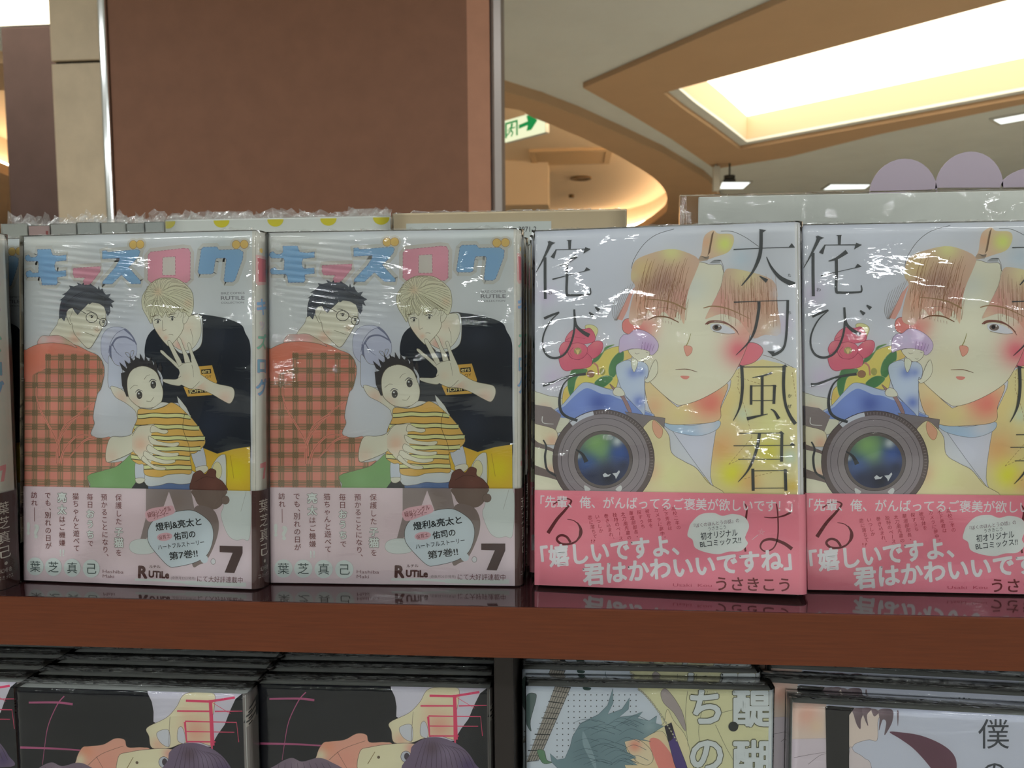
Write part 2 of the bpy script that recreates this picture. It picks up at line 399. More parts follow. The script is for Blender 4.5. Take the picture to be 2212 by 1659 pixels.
    A.F([(200, 600), (150, 520), (95, 420), (90, 300), (150, 200), (200, 140), (290, 90), (400, 80), (510, 95), (600, 150), (680, 230), (705, 330), (700, 440), (660, 520), (600, 470), (560, 470), (520, 440), (480, 470), (440, 480), (400, 520), (380, 470), (350, 500), (330, 530), (290, 490), (250, 500), (215, 540)], hair, line=hl, lw=.9,
        blobs=[(280, 240, 50, ph(184, 150, 118), .6), (640, 370, 50, ph(190, 160, 130), .6), (420, 300, 80, ph(180, 180, 152), .5)])
    A.pack(8); r = random.Random(3)
    rim = [(205, 560), (165, 500), (120, 430), (105, 340), (125, 260), (165, 200), (220, 145), (300, 105), (400, 92), (500, 105), (585, 150), (650, 215), (690, 300), (695, 400), (660, 480), (600, 455), (545, 450), (490, 455), (440, 465), (395, 480), (350, 480), (300, 480), (255, 480)]
    for k in range(len(rim)*3):
        i = k//3; a_ = Vector(rim[i]); b_ = Vector(rim[(i+1) % len(rim)]); e = a_+(b_-a_)*((k % 3)/3)+Vector((r.uniform(-8, 8), r.uniform(-8, 8)))
        c0 = Vector((275+r.uniform(-8, 20), 235+r.uniform(-8, 14))); mdp = (c0+e)/2; out = mdp-Vector((400, 330)); mdp = mdp+out*0.28+Vector((r.uniform(-8, 8), -14 if e.y < 400 else 0))
        A.S([tuple(c0+(e-c0)*r.uniform(.05, .4)), tuple(mdp), tuple(e)], .35, hl, .8)
    for k in range(10): A.S([(200+k*48, 470+r.uniform(-20, 10)), (190+k*46, 520), (205+k*42, 560 if k < 2 else 525)], .7, hl, .4)
    A.pack(0)
    for x0, x1, y in ((200, 290, 520), (400, 505, 500)): A.S([(x0, y), ((x0+x1)/2, y-8), (x1, y-14)], .9, ph(90, 80, 60), .5, mid=1.8)
    for ex, ey in ((278, 575), (450, 545)):
        A.S([(ex-42, ey-12), (ex, ey-28), (ex+42, ey-10)], .8, BLK, .8, mid=1.9); A.E(ex+4, ey, 13, ph(60, 60, 58), ry=19); A.E(ex+1, ey-6, 4, WHT); A.S([(ex-26, ey+22), (ex+20, ey+22)], .7, LN, .3)
    A.S([(335, 560), (338, 640), (345, 680), (382, 664)], .7, LN, .9); A.S([(410, 724), (440, 720), (466, 728)], .7, LN, .9)
    # orange patch with lettering on the shirt
    A.F([(690, 1085), (930, 1063), (990, 1250), (930, 1400), (640, 1420), (590, 1310), (740, 1250)], ph(190, 146, 58), sm=False, line=ph(60, 50, 30), lw=.8)
    A.F([(800, 1115), (915, 1105), (920, 1155), (805, 1165)], ph(46, 40, 34), sm=False); A.T('ers', (812, 1156), (908, 1148), 62, ph(196, 176, 110), .02)
    A.T('OY', (850, 1215), (925, 1206), 46, ph(60, 48, 34), .0)
    A.F([(645, 1345), (860, 1325), (880, 1370), (655, 1388)], ph(46, 40, 34), sm=False); A.T('JOHN', (655, 1380), (860, 1362), 56, ph(206, 186, 120), .02)
    # raised open hand and forearm
    A.F([(720, 1290), (790, 1180), (830, 1190), (900, 1235), (1000, 1275), (1150, 1305), (1190, 1340), (1195, 1400), (1170, 1465), (1130, 1492), (1040, 1450), (930, 1390), (800, 1340), (650, 1330)], SK, line=LN, lw=.9, blobs=[(1080, 1440, 90, SKP, .6), (800, 1320, 60, SKP, .6)])
    for pts in ([(530, 1110), (440, 1030), (370, 970), (318, 925), (314, 898), (345, 905), (400, 955), (470, 1010), (545, 1080)],
                [(530, 1070), (490, 1000), (440, 900), (405, 830), (402, 795), (425, 790), (455, 830), (510, 930), (570, 1040)],
                [(610, 1040), (590, 960), (550, 850), (515, 780), (530, 750), (560, 780), (600, 880), (645, 960), (670, 1040)],
                [(690, 1040), (675, 960), (650, 880), (636, 830), (655, 812), (675, 840), (700, 920), (735, 1000), (770, 1090)],
                [(560, 1290), (470, 1290), (380, 1265), (345, 1245), (350, 1225), (420, 1225), (500, 1225), (560, 1200)]):
        A.F(pts, SK, line=LN, lw=.8)
    A.F([(528, 1090), (545, 1055), (620, 1038), (690, 1035), (770, 1080), (800, 1180), (860, 1220), (780, 1290), (690, 1328), (600, 1300), (530, 1260), (530, 1200), (545, 1150)], SK, blobs=[(620, 1200, 60, ph(190, 170, 148), .5)])
    A.S([(528, 1085), (600, 1045), (690, 1030)], .8, LN); A.S([(690, 1060), (705, 1130), (712, 1200)], .9, LN, .5); A.S([(510, 1222), (560, 1190)], .8, LN); A.S([(600, 1305), (690, 1328), (780, 1250)], .8, LN)
    # man with glasses in the checked shirt
    A.crop = M
    A.F([(590, 780), (540, 900), (380, 1120), (420, 1260), (800, 1270), (990, 1370), (1100, 1300), (880, 900), (760, 760)], SK, line=LN, lw=.8, blobs=[(930, 1180, 110, SKP, .8)])
    A.F([(1000, 1360), (1080, 1270), (1190, 1380), (1500, 1480), (1180, 1430)], ph(172, 174, 168), sm=False)
    A.F([(760, 560), (900, 560), (1100, 520), (1280, 440), (1450, 470), (1580, 560), (1600, 700), (1590, 800), (1530, 960), (1400, 1180), (1290, 1345), (1230, 1378), (1170, 1350), (1040, 1220), (910, 1060), (870, 880), (830, 900), (760, 760), (745, 640)], SK, line=LN, lw=1.0,
        blobs=[(1410, 1010, 60, ph(200, 158, 132), .6), (1000, 1100, 60, SKP, .4)])
    A.S([(870, 590), (860, 680), (820, 760), (850, 860)], .7, LN)
    hr = ph(66, 70, 80); hd = ph(46, 48, 58)
    HP = [(590, 780), (590, 640), (610, 500), (640, 400), (600, 410), (690, 340), (720, 300), (650, 298), (740, 250), (830, 160), (800, 110), (900, 130), (1000, 100), (970, 50), (1080, 95), (1110, 50), (1130, 100), (1240, 100), (1260, 70), (1300, 105), (1380, 150), (1420, 190), (1440, 120), (1470, 200), (1520, 170), (1550, 250), (1600, 300), (1700, 280), (1650, 350), (1720, 400), (1780, 430), (1710, 470), (1750, 560), (1680, 520), (1690, 640), (1640, 730), (1600, 640), (1560, 540), (1450, 470), (1300, 450), (1240, 490), (1220, 470), (1140, 550), (1060, 620), (990, 700), (930, 640), (880, 560), (800, 580), (750, 640), (730, 740), (700, 830), (640, 760)]
    A.F(HP, hr, sm=False, blobs=[(1050, 300, 240, ph(74, 78, 88), .6), (700, 560, 150, hd, .8), (1500, 400, 160, ph(56, 60, 64), .7)], line=hd, lw=.7)
    A.pack(6)
    for k in range(26):
        t = k/25; x = 660+t*900; A.S([(x, 520-260*sin(t*pi*.9)), (x+90, 450-230*sin(t*pi)), (x+190, 440-150*sin(t*pi))], .4, hd, .9)
    A.pack(0)
    gl = ph(52, 50, 44)
    for ex, ey, rx, ry in ((1295, 755, 122, 102), (1545, 855, 78, 84)):
        A.S([(ex+rx*cos(t), ey+ry*sin(t)) for t in [k*pi/9 for k in range(18)]], 1.5, gl, closed=True)
        A.S([(ex-60, ey-35), (ex, ey-45), (ex+50, ey-25)], .8, gl, .5, mid=1.6); A.E(ex, ey-15, 24, gl, ry=28); A.E(ex-5, ey-22, 7, WHT)
    A.S([(880, 545), (1020, 600), (1175, 680)], 1.0, gl, 1.6); A.S([(1410, 770), (1440, 775), (1470, 800)], 1.4, gl)
    A.S([(1170, 625), (1270, 630), (1400, 720)], .5, gl, .4, mid=1.6)
    A.S([(1360, 990), (1420, 1030), (1470, 1005)], .6, LN, .8); A.S([(1120, 1045), (1250, 1090), (1360, 1130)], 1.0, LN, .8)
    # checked shirt
    A.crop = L
    y0 = -1512
    SH = [(62, 1190+y0), (95, 1155+y0), (190, 1112+y0), (330, 1080+y0), (520, 1112+y0), (640, 1165+y0), (720, 1200+y0), (765, 1265+y0), (775, 1350+y0), (745, 1470+y0), (715, 0), (680, 170), (692, 235), (660, 315), (700, 345), (760, 352), (835, 345), (800, 440), (795, 540), (880, 545), (935, 535), (860, 590), (760, 615), (640, 655), (652, 760), (560, 760), (80, 760), (66, 100)]
    red = ph(200, 122, 104)
    A.F(SH, red, n=3, line=LN, lw=.8, step=5, blobs=[(120, -280, 130, ph(196, 110, 84), .9), (420, -60, 120, ph(190, 120, 116), .7), (650, -200, 110, ph(200, 104, 88), .6), (560, 260, 130, ph(200, 114, 96), .8), (250, 600, 200, ph(200, 122, 112), .6), (300, -300, 90, ph(200, 112, 88), .8)])
    INN = smooth_pts(SH, True, 3)
    dk = ph(118, 100, 74); dk2 = ph(98, 84, 60); md = ph(158, 108, 86)
    def chk(i, j):
        a = (i % 16) < 7; b = (j % 16) < 7
        x = i*1.9; y = j*1.9
        if y < 28+ (60-x*.45 if x < 60 else 0): return None
        if a and b: return dk2 if (i+j) % 2 else dk
        if a: return md if i % 3 else dk
        if b: return md if j % 3 else dk
        return None
    A.cells(INN, 1.9, chk)
    for pts in ([(370, 560), (395, 360), (560, 160), (690, 60)], [(400, 560), (440, 440), (560, 330), (700, 345)], [(385, 500), (370, 380), (210, 100), (190, -60)], [(560, 170), (440, 250), (375, 380)], [(690, 350), (600, 380), (470, 520)]):
        A.S(pts, 7, ph(196, 124, 106), 2); A.S(pts, 1.0, ph(130, 78, 62), .5)
    A.crop = M
    A.F([(120, 1285), (205, 1135), (380, 1125), (590, 1118), (760, 1200), (900, 1290), (980, 1370), (800, 1310), (500, 1270), (300, 1275)], ph(190, 146, 142), line=LN, lw=.8, blobs=[(250, 1200, 100, ph(164, 160, 156), .8), (780, 1260, 120, ph(150, 140, 112), .8)])
    # green cloth
    A.crop = L
    A.F([(640, 655), (760, 615), (880, 580), (950, 530), (1010, 480), (1060, 520), (1110, 600), (1060, 690), (1100, 760), (700, 762), (660, 720)], ph(98, 138, 82), line=LN, lw=.8, blobs=[(800, 680, 80, ph(112, 152, 98), .6)])
    A.F([(1000, 770), (1060, 690), (1120, 680), (1160, 700), (1160, 770)], ph(36, 38, 40), sm=False)
    # yellow trousers and pocket
    A.F([(1500, 440), (1620, 420), (1740, 465), (1880, 425), (2015, 405), (2018, 770), (1500, 770), (1480, 600)], ph(200, 160, 38), sm=False, step=5, blobs=[(1900, 600, 120, ph(206, 186, 20), .9), (1640, 500, 100, ph(208, 158, 50), .9)], line=LN, lw=.8)
    A.F([(1690, 580), (1740, 500), (1790, 470), (1812, 500), (1815, 700), (1805, 770), (1760, 700), (1700, 640)], ph(170, 174, 174), line=LN, lw=.7); A.S([(1812, 470), (1825, 620), (1812, 770)], .8, LN); A.S([(1850, 480), (1880, 660)], .7, ph(130, 96, 30))
    A.E(1740, 600, 40, ph(196, 186, 140), line=LN, lw=.7, ry=70)
    # trousers of the child
    A.F([(1155, 700), (1530, 690), (1540, 770), (1160, 770)], ph(76, 98, 140), sm=False)
    # child's body: white undershirt then striped top
    A.F([(1130, 590), (1140, 720), (1240, 726), (1330, 705), (1440, 712), (1535, 690), (1525, 600)], ph(172, 178, 180), line=LN, lw=.8)
    for q in ([(1050, 540), (1045, 650), (1060, 680), (1110, 672), (1128, 650), (1110, 540)], [(1520, 440), (1560, 580), (1600, 590), (1650, 560), (1610, 400)]): A.F(q, ph(164, 170, 182), line=LN, lw=.8)
    for q in ([(1050, 672), (1058, 705), (1090, 712), (1126, 690), (1120, 668)], [(1560, 580), (1575, 620), (1625, 625), (1665, 590), (1640, 560)]): A.F(q, SK, line=LN, lw=.8)
    BODY = [(1075, 115), (1190, 120), (1290, 95), (1360, 62), (1470, 130), (1530, 190), (1600, 280), (1640, 380), (1560, 460), (1510, 480), (1525, 620), (1440, 628), (1330, 636), (1250, 658), (1130, 640), (1115, 560), (1070, 556), (1010, 510), (1018, 420), (1020, 300), (1060, 200)]
    yl = ph(206, 158, 74); gr = ph(186, 196, 132); bk = ph(52, 46, 36)
    A.F(BODY, yl, line=LN, lw=1.0, blobs=[(1300, 560, 90, ph(214, 162, 66), .7), (1120, 160, 60, ph(210, 164, 96), .7)])
    BP = smooth_pts(BODY, True, 5)
    def band(y, h, c, bow):
        pts = []; 
        xs = [x for x in range(1000, 1660, 6)]
        ok = [x for x in xs if inside((x, y+bow*((x-1290)/280)**2), BP)]
        if len(ok) < 3: return
        A.S([(x, y+bow*((x-1290)/280)**2+3*sin(x*.03)) for x in ok[::6]+[ok[-1]]], h/3.687, c)
    for y, bow in ((165, 14), (255, 8), (345, 2), (430, -2), (505, -4), (580, -6)):
        band(y, 40, bk, bow); band(y, 27, gr, bow)
    A.S([(1470, 130), (1450, 260), (1500, 400), (1515, 490)], 1.0, bk, .7)
    # forearm and hand around the child
    A.F([(835, 345), (930, 340), (1010, 320), (1070, 255), (1080, 400), (1020, 460), (940, 500), (860, 530), (800, 540), (795, 450)], SK, line=LN, lw=.9, blobs=[(850, 500, 60, SKP, .4)])
    A.F([(1020, 330), (1070, 260), (1130, 245), (1210, 240), (1180, 330), (1200, 430), (1180, 540), (1130, 550), (1060, 480), (1025, 450)], SK, blobs=[(1090, 400, 70, ph(198, 156, 132), .8)])
    A.S([(1020, 330), (1070, 258), (1130, 245), (1210, 240)], .9, LN); A.S([(1022, 440), (1060, 490), (1120, 545)], .9, LN)
    for pts in ([(1190, 245), (1260, 275), (1315, 280), (1322, 300), (1290, 312), (1230, 300), (1175, 300)],
                [(1160, 330), (1240, 370), (1340, 385), (1410, 378), (1415, 400), (1370, 415), (1260, 405), (1180, 390)],
                [(1160, 400), (1250, 450), (1350, 465), (1410, 462), (1408, 485), (1330, 495), (1240, 482), (1150, 450)],
                [(1130, 450), (1220, 500), (1300, 520), (1380, 518), (1378, 540), (1300, 552), (1200, 530), (1120, 500)],
                [(1120, 490), (1180, 550), (1240, 575), (1300, 578), (1298, 600), (1220, 598), (1150, 560), (1100, 520)]):
        A.F(pts, SK, line=LN, lw=.9)
    # child's head
    A.crop = U
    A.F([(970, 1530), (930, 1440), (920, 1340), (960, 1330), (980, 1270), (1060, 1215), (1100, 1235), (1160, 1240), (1215, 1290), (1260, 1380), (1240, 1420), (1220, 1340), (1150, 1290), (1060, 1290), (1000, 1340), (985, 1430), (1000, 1520)], ph(50, 48, 50), sm=False)
    A.F([(985, 1520), (975, 1400), (1010, 1320), (1080, 1285), (1150, 1290), (1220, 1330), (1255, 1400), (1280, 1480), (1270, 1560), (1230, 1600), (1160, 1620), (1080, 1610), (1020, 1570)], SK, line=LN, lw=1.0, blobs=[(1040, 1580, 50, SKP, .4)])
    for k in range(9): A.F([(930+k*38, 1310-60*sin(k/8*pi)), (905+k*44, 1250-70*sin(k/8*pi)+10*(k % 2)), (965+k*38, 1300-60*sin(k/8*pi)), (980+k*36, 1345-60*sin(k/8*pi))], ph(50, 48, 50), sm=False)
    for ex, ey, rr in ((1080, 1515, 24), (1198, 1430, 24)):
        A.S([(ex-36, ey-20), (ex-10, ey-42), (ex+28, ey-30)], .8, BLK, .6, mid=2.0); A.E(ex, ey, rr, ph(58, 56, 54), ry=rr*1.35); A.E(ex-6, ey-12, 7, WHT); A.E(ex+6, ey+12, 4, ph(120, 116, 110))
    A.S([(1000, 1465), (1035, 1438), (1065, 1440)], 1.0, LN, .5); A.S([(1120, 1390), (1140, 1362), (1168, 1352)], 1.0, LN, .5)
    A.S([(1140, 1562), (1175, 1564), (1202, 1530)], .9, LN, .9)
    A.crop = L
    A.F([(1175, 120), (1230, 85), (1270, 60), (1330, 70), (1250, 105)], ph(176, 178, 172), line=LN, lw=.8)
    A.F([(1400, 10), (1430, 40), (1480, 100), (1520, 180), (1430, 100), (1410, 60)], ph(176, 180, 176), sm=False, line=LN, lw=.7)
    # plain round brown plush bag held by the child
    A.F([(1530, 660), (1550, 620), (1600, 600), (1640, 630), (1680, 585), (1730, 600), (1732, 650), (1790, 690), (1815, 770), (1530, 770)], ph(92, 56, 48), line=ph(54, 36, 32), lw=.8, blobs=[(1700, 720, 70, ph(104, 64, 54), .8)])
    A.S([(1560, 690), (1640, 650), (1720, 660)], .8, ph(54, 36, 32))
    return A
def art_a_band(conv):
    A = Art(conv); L = (560, 850, 3.687); O1 = (590, 1050, 8.508); O2 = (840, 1060, 8.193)
    A.crop = (0, 0, 1)
    pk = ph(176, 160, 165)
    A.F([(570, 1035), (1115, 1035), (1115, 1280), (570, 1280)], pk, sm=False, step=12, blobs=[(760, 1090, 120, ph(168, 152, 156), .7), (1060, 1240, 90, ph(180, 168, 176), .6)])
    A.crop = L; g = ph(118, 106, 104); w = ph(166, 172, 170); gl = ph(120, 118, 112)
    A.F([(1145, 750), (1525, 750), (1545, 850), (1560, 930), (1400, 930), (1340, 770), (1300, 880), (1240, 1000), (1150, 1150), (1100, 1150), (1145, 980)], g, sm=False, step=6, blobs=[(1400, 850, 90, ph(110, 96, 90), .7)])
    A.F([(1005, 1210), (1030, 1170), (1110, 1150), (1200, 1160), (1260, 1200), (1200, 1262), (1080, 1272), (1020, 1250)], w, line=gl, lw=.6)
    A.F([(1820, 750), (2020, 750), (2020, 1115), (1960, 1135), (1900, 1145), (1835, 1100), (1780, 960), (1800, 880)], w, line=gl, lw=.6); A.S([(1990, 760), (1945, 920)], .6, gl)
    A.F([(1545, 750), (1560, 820), (1590, 870), (1660, 905), (1740, 900), (1790, 860), (1812, 800), (1810, 750)], ph(100, 84, 76), step=6, line=ph(80, 66, 60), lw=.6, blobs=[(1700, 800, 80, ph(108, 92, 84), .8)])
    A.E(1815, 830, 34, ph(104, 88, 80), line=ph(80, 66, 60), lw=.6)
    A.F([(1560, 890), (1700, 900), (1755, 980), (1758, 1080), (1720, 1200), (1660, 1310), (1600, 1345), (1540, 1350), (1530, 1100)], ph(106, 92, 88))
    A.F([(1160, 1110), (1175, 1050), (1215, 1000), (1280, 980), (1380, 935), (1500, 915), (1580, 930), (1680, 1000), (1715, 1080), (1705, 1180), (1660, 1270), (1560, 1330), (1400, 1368), (1340, 1362), (1260, 1290), (1175, 1190)], ph(164, 174, 180), line=ph(60, 60, 58), lw=1.1)
    A.E(1640, 1300, 32, ph(164, 174, 180)); A.E(1715, 1318, 19, ph(170, 172, 174), line=ph(80, 70, 66), lw=.8, ry=23)
    tc = ph(34, 38, 42); dr = ph(104, 44, 44); pb = ph(180, 140, 148)
    A.F([(1140, 960), (1150, 930), (1200, 905), (1330, 885), (1372, 885), (1388, 920), (1380, 945), (1300, 975), (1200, 1010), (1160, 1005)], pb)
    A.E(1305, 1130, 66, pb, ry=32, rot=-8)
    A.T('疑似シングル', (1165, 980), (1362, 918), 46, dr, .01); A.T('ファーザー', (1210, 992), (1340, 955), 34, dr, .01)
    A.crop = O2
    A.T('燈利&亮太と', (445, 680), (1300, 560), 150, tc, .022); A.T('保育士', (500, 850), (715, 795), 84, dr, .0)
    A.T('佑司の', (785, 838), (1190, 778), 140, tc, .022); A.T('ハートフルストーリー', (485, 1020), (1350, 905), 100, tc, .012); A.T('第7巻!!', (700, 1190), (1235, 1120), 150, tc, .02)
    A.F([(1637, 928), (2063, 928), (2063, 1050), (1912, 1402), (1730, 1396), (1878, 1048), (1637, 1040)], ph(58, 34, 34), sm=False)
    A.S([(1000, 1590), (1400, 1600), (2130, 1600)], 9, ph(166, 172, 168), sm=False); A.S([(50, 1560), (600, 1560), (1000, 1590)], 5, ph(166, 172, 168), sm=False)
    db = ph(72, 40, 38)
    A.T('R', (105, 1520), (285, 1525), 290, db, .05); A.T('UTiLe', (305, 1510), (695, 1520), 165, db, .05); A.T('ルチル', (320, 1345), (530, 1342), 60, db, .02)
    A.T('(奇数月22日発売)', (730, 1535), (1188, 1532), 58, ph(110, 92, 92)); A.T('にて大好評連載中', (1222, 1560), (2065, 1568), 118, ph(88, 48, 48), .0)
    A.crop = O1; v = ph(98, 42, 42); ol = ph(96, 84, 82); wi = ph(174, 180, 176)
    def big(ch, x, y, h):
        A.K(ch, x, y, h, ol, .072); A.K(ch, x, y, h, wi, .03)
    A.Vt('保護した', (1848, 200), (1855, 640), 132, v, .004); big('子', 1858, 832, 165); big('猫', 1862, 1030, 190); A.K('を', 1860, 1215, 128, v, .004)
    A.Vt('預かることになり、', (1562, 200), (1600, 1300), 130, v, .004)
    A.Vt('毎日', (1282, 196), (1286, 340), 132, v, .004); big('お', 1290, 510, 165); big('う', 1290, 700, 155); big('ち', 1296, 890, 160); A.K('で', 1300, 1055, 124, v, .004)
    A.Vt('猫ちゃんと遊べて', (1000, 190), (1024, 1150), 132, v, .004)
    big('亮', 728, 216, 190); big('太', 730, 440, 178); A.Vt('はご機嫌', (734, 620), (738, 1055), 130, v, .004); A.K('!', 705, 1240, 170, wi, .03); A.K('!', 765, 1240, 170, wi, .03)
    A.Vt('でも', (445, 180), (450, 320), 130, v, .004); A.K('、', 530, 400, 130, v); A.Vt('別れの日が', (450, 545), (462, 1115), 130, v, .004)
    A.Vt('訪れ', (170, 178), (176, 322), 128, v, .004); A.S([(178, 410), (182, 670)], 1.0, v, sm=False); A.K('!', 62, 800, 300, ph(168, 172, 168), .05); A.K('?', 225, 850, 330, ph(168, 172, 168), .05)
    ci = ph(166, 174, 172)
    for ch, x, y in (('葉', 202, 1505), ('芝', 566, 1508), ('真', 940, 1515), ('己', 1318, 1520)):
        A.E(x, y, 168, ci); A.K(ch, x, y, 222, ph(48, 62, 62), -.008)
    A.T('Hashiba', (1545, 1592), (1955, 1600), 84, ph(110, 76, 80)); A.T('Maki', (1545, 1680), (1770, 1684), 84, ph(110, 76, 80))
    return A
def art_a_spine(w0, h):
    """spine of the left-hand comic; u from w0 (front hinge) to w0 + 13, v in mm"""
    A = Art(lambda u, v: (u, h-v)); A.crop = (w0, 0, 1)
    sp = lambda x: x
    A.F([(0, 0), (13, 0), (13, h), (0, h)], ph(160, 158, 150), sm=False)
    A.F([(1.6, 12), (10, 12), (10.6, 26), (3, 27.5), (1.6, 26)], ph(176, 140, 138), sm=False); A.F([(2.6, 13.5), (9.6, 13.5), (9.6, 25), (3.2, 25.6)], ph(172, 88, 98), sm=False)
    A.E(5, 9.5, 1.2, ORG)
    for ch, y, s, c in (('キ', 38, 9, BLU), ('ッ', 47, 6, ph(150, 150, 156)), ('ズ', 56, 8.5, ph(96, 150, 130)), ('ロ', 68, 9, ph(92, 130, 150)), ('グ', 79, 9, ph(92, 130, 160))):
        A.K(ch, 6, y, s, ph(190, 140, 146), .07); A.K(ch, 6, y, s, c, .045)
    A.F([(4, 118), (9.6, 117.5), (9.6, 119.6), (8, 126), (5.8, 126), (7.4, 120.2), (4, 120.4)], ph(190, 118, 124), sm=False)
    return A
def art_a_band_spine(w0, h, hb):
    A = Art(lambda u, v: (u, h-v)); A.crop = (w0, 0, 1)
    A.F([(0, h-hb), (13, h-hb), (13, h), (0, h)], ph(66, 42, 40), sm=False)
    for ch, y in (('葉', h-hb+8), ('芝', h-hb+15.5), ('真', h-hb+23), ('己', h-hb+30.5)): A.K(ch, 6.2, y, 7, ph(168, 160, 150), .0)
    A.E(6.4, h-hb+36.5, .9, ph(150, 140, 132)); A.T('幻冬舎', (3.4, h-hb+41), (9.8, h-hb+41), 2.6, ph(150, 140, 132)); A.T('コミックス', (2.6, h-hb+44.5), (10.4, h-hb+44.5), 2.4, ph(150, 140, 132))
    return A
# ------------------------------------------------------------------ cover art of the right-hand comic (watercolour portrait with lens and flower)
def art_b_cover(conv):
    A = Art(conv); U = (1120, 440, 3.568); L = (1120, 860, 3.568); P1 = (1150, 880, 7.9); P2 = (1320, 560, 7.373); P3 = (1150, 690, 7.9); P4 = (1540, 480, 5.53); P5 = (1540, 760, 5.53)
    bgc = ph(164, 167, 174); ink = ph(58, 60, 62); sk = ph(184, 182, 162); skr = ph(202, 118, 112); ln = ph(84, 70, 56); lil = ph(174, 156, 184)
    A.crop = (0, 0, 1)
    A.F([(1145, 470), (1745, 470), (1745, 1310), (1145, 1310)], bgc, sm=False, step=14, blobs=[(1180, 640, 22, lil, .8), (1195, 815, 22, lil, .7), (1690, 700, 22, lil, .6), (1600, 560, 22, ph(140, 160, 172), .6), (1300, 600, 160, ph(168, 172, 184), .5)])
    A.crop = U
    # background hand behind the camera (left edge)
    A.F([(60, 1450), (150, 1455), (230, 1480), (330, 1500), (420, 1560), (330, 1760), (60, 1740)], ph(178, 178, 158), line=ln, lw=.8, blobs=[(200, 1590, 60, ph(198, 140, 120), .5)])
    # jacket (right) yellow watercolour
    A.F([(1600, 1330), (1750, 1240), (1880, 1200), (2010, 1230), (2150, 1270), (2165, 1800), (2165, 2250), (1570, 2250), (1420, 2200), (1470, 1800), (1540, 1500)], ph(196, 182, 130), sm=False, step=6,
        blobs=[(1590, 1560, 150, ph(196, 176, 112), .7), (1560, 1880, 150, ph(194, 146, 92), .9), (1650, 2080, 110, ph(190, 190, 40), .95), (1930, 1900, 110, ph(196, 186, 50), .9), (1950, 1700, 120, ph(190, 192, 128), .8), (2090, 1950, 60, ph(168, 186, 170), .9), (1880, 1280, 90, ph(200, 182, 118), .7), (1780, 2140, 90, ph(200, 150, 92), .8), (2110, 2180, 60, ph(206, 170, 70), .9), (1730, 1620, 60, ph(160, 182, 170), .6)])
    for p in ([(1700, 1240), (1690, 1420), (1740, 1560), (1800, 1800), (1620, 2010)], [(1620, 2010), (1800, 1930)], [(1740, 2120), (1960, 2070)], [(2110, 1300), (2140, 1500)], [(1680, 1330), (1860, 1390)]): A.D(p, .9, ph(130, 100, 60), 5, 3, closed=False)
    A.S([(1880, 1165), (1990, 1200), (2120, 1265)], .9, ln)
    # white shirt with blue collar shade
    A.F([(1010, 1400), (1120, 1650), (1450, 2120), (1560, 2240), (1480, 2100), (1540, 1640), (1610, 1330)], ph(170, 172, 184), line=ph(90, 92, 100), lw=.9)
    A.F([(1120, 1680), (1330, 1710), (1540, 1670), (1530, 1740), (1380, 1790), (1180, 1750)], ph(140, 164, 188), line=ph(80, 84, 92), lw=.8, blobs=[(1450, 1720, 90, ph(172, 176, 186), .9)])
    # neck
    A.F([(985, 1360), (1190, 1540), (1270, 1550), (1600, 1380), (1560, 1560), (1540, 1670), (1330, 1700), (1130, 1690), (1010, 1580)], ph(198, 174, 128), line=ln, lw=.9, step=5,
        blobs=[(1480, 1530, 130, ph(206, 112, 98), 1.0), (1400, 1470, 90, ph(206, 120, 104), .9), (1040, 1560, 70, ph(204, 150, 110), .7), (1240, 1620, 80, ph(196, 178, 120), .8)])
    # ears
    A.F([(930, 1010), (830, 1000), (800, 960), (805, 910), (840, 885), (900, 900)], ph(200, 112, 106), line=ln, lw=.9)
    A.F([(1720, 1100), (1800, 1070), (1870, 1100), (1882, 1150), (1820, 1220), (1720, 1250), (1690, 1240)], ph(206, 104, 118), line=ln, lw=.9)
    # face
    A.F([(910, 900), (900, 760), (950, 640), (1200, 500), (1380, 450), (1480, 470), (1560, 470), (1580, 520), (1640, 640), (1760, 800), (1790, 950), (1760, 1100), (1690, 1260), (1600, 1390), (1420, 1500), (1260, 1552), (1190, 1530), (1080, 1440), (990, 1340), (960, 1200), (930, 1050)], sk, step=5, line=ln, lw=.9,
        blobs=[(940, 980, 110, ph(204, 112, 106), 1.0), (1700, 1130, 120, ph(208, 100, 112), 1.0), (1030, 930, 50, ph(200, 130, 116), .5), (1350, 640, 120, ph(172, 176, 168), .9), (1150, 1250, 150, ph(188, 178, 148), .5), (1750, 980, 90, ph(196, 130, 116), .7)])
    # hair dome, washes and strands
    A.D([(870, 500), (890, 430), (960, 320), (1060, 240), (1200, 195)], 1.0, ink, 60, 3, closed=False, sm=True)
    A.D([(1560, 212), (1650, 215), (1750, 260), (1850, 330)], 1.0, ink, 40, 3, closed=False, sm=True)
    A.F([(1420, 300), (1440, 240), (1500, 205), (1540, 230), (1640, 235), (1660, 290), (1620, 370), (1520, 410), (1430, 440), (1385, 440), (1410, 380)], ph(172, 146, 122), step=4, blobs=[(1590, 310, 70, ph(176, 186, 90), 1.0), (1450, 300, 40, ph(196, 146, 112), .7)])
    for k in range(14): A.S([(1505-k*2.2, 215+k*12), (1485-k*2.2, 245+k*12)], 1.6, ph(84, 60, 44), .7)
    for k in range(9): A.S([(1380+k*9, 440), (1410+k*7, 412-abs(k-4)*2), (1440+k*3, 425)], .8, ink, .4); A.S([(1475+k*9, 460), (1510+k*6, 435), (1545+k*2, 440)], .8, ink, .4)
    A.S([(1560, 440), (1580, 500), (1565, 620), (1530, 700)], .8, ln, .4)
    pk = ph(188, 124, 110); br = ph(150, 104, 84); yl = ph(190, 166, 100)
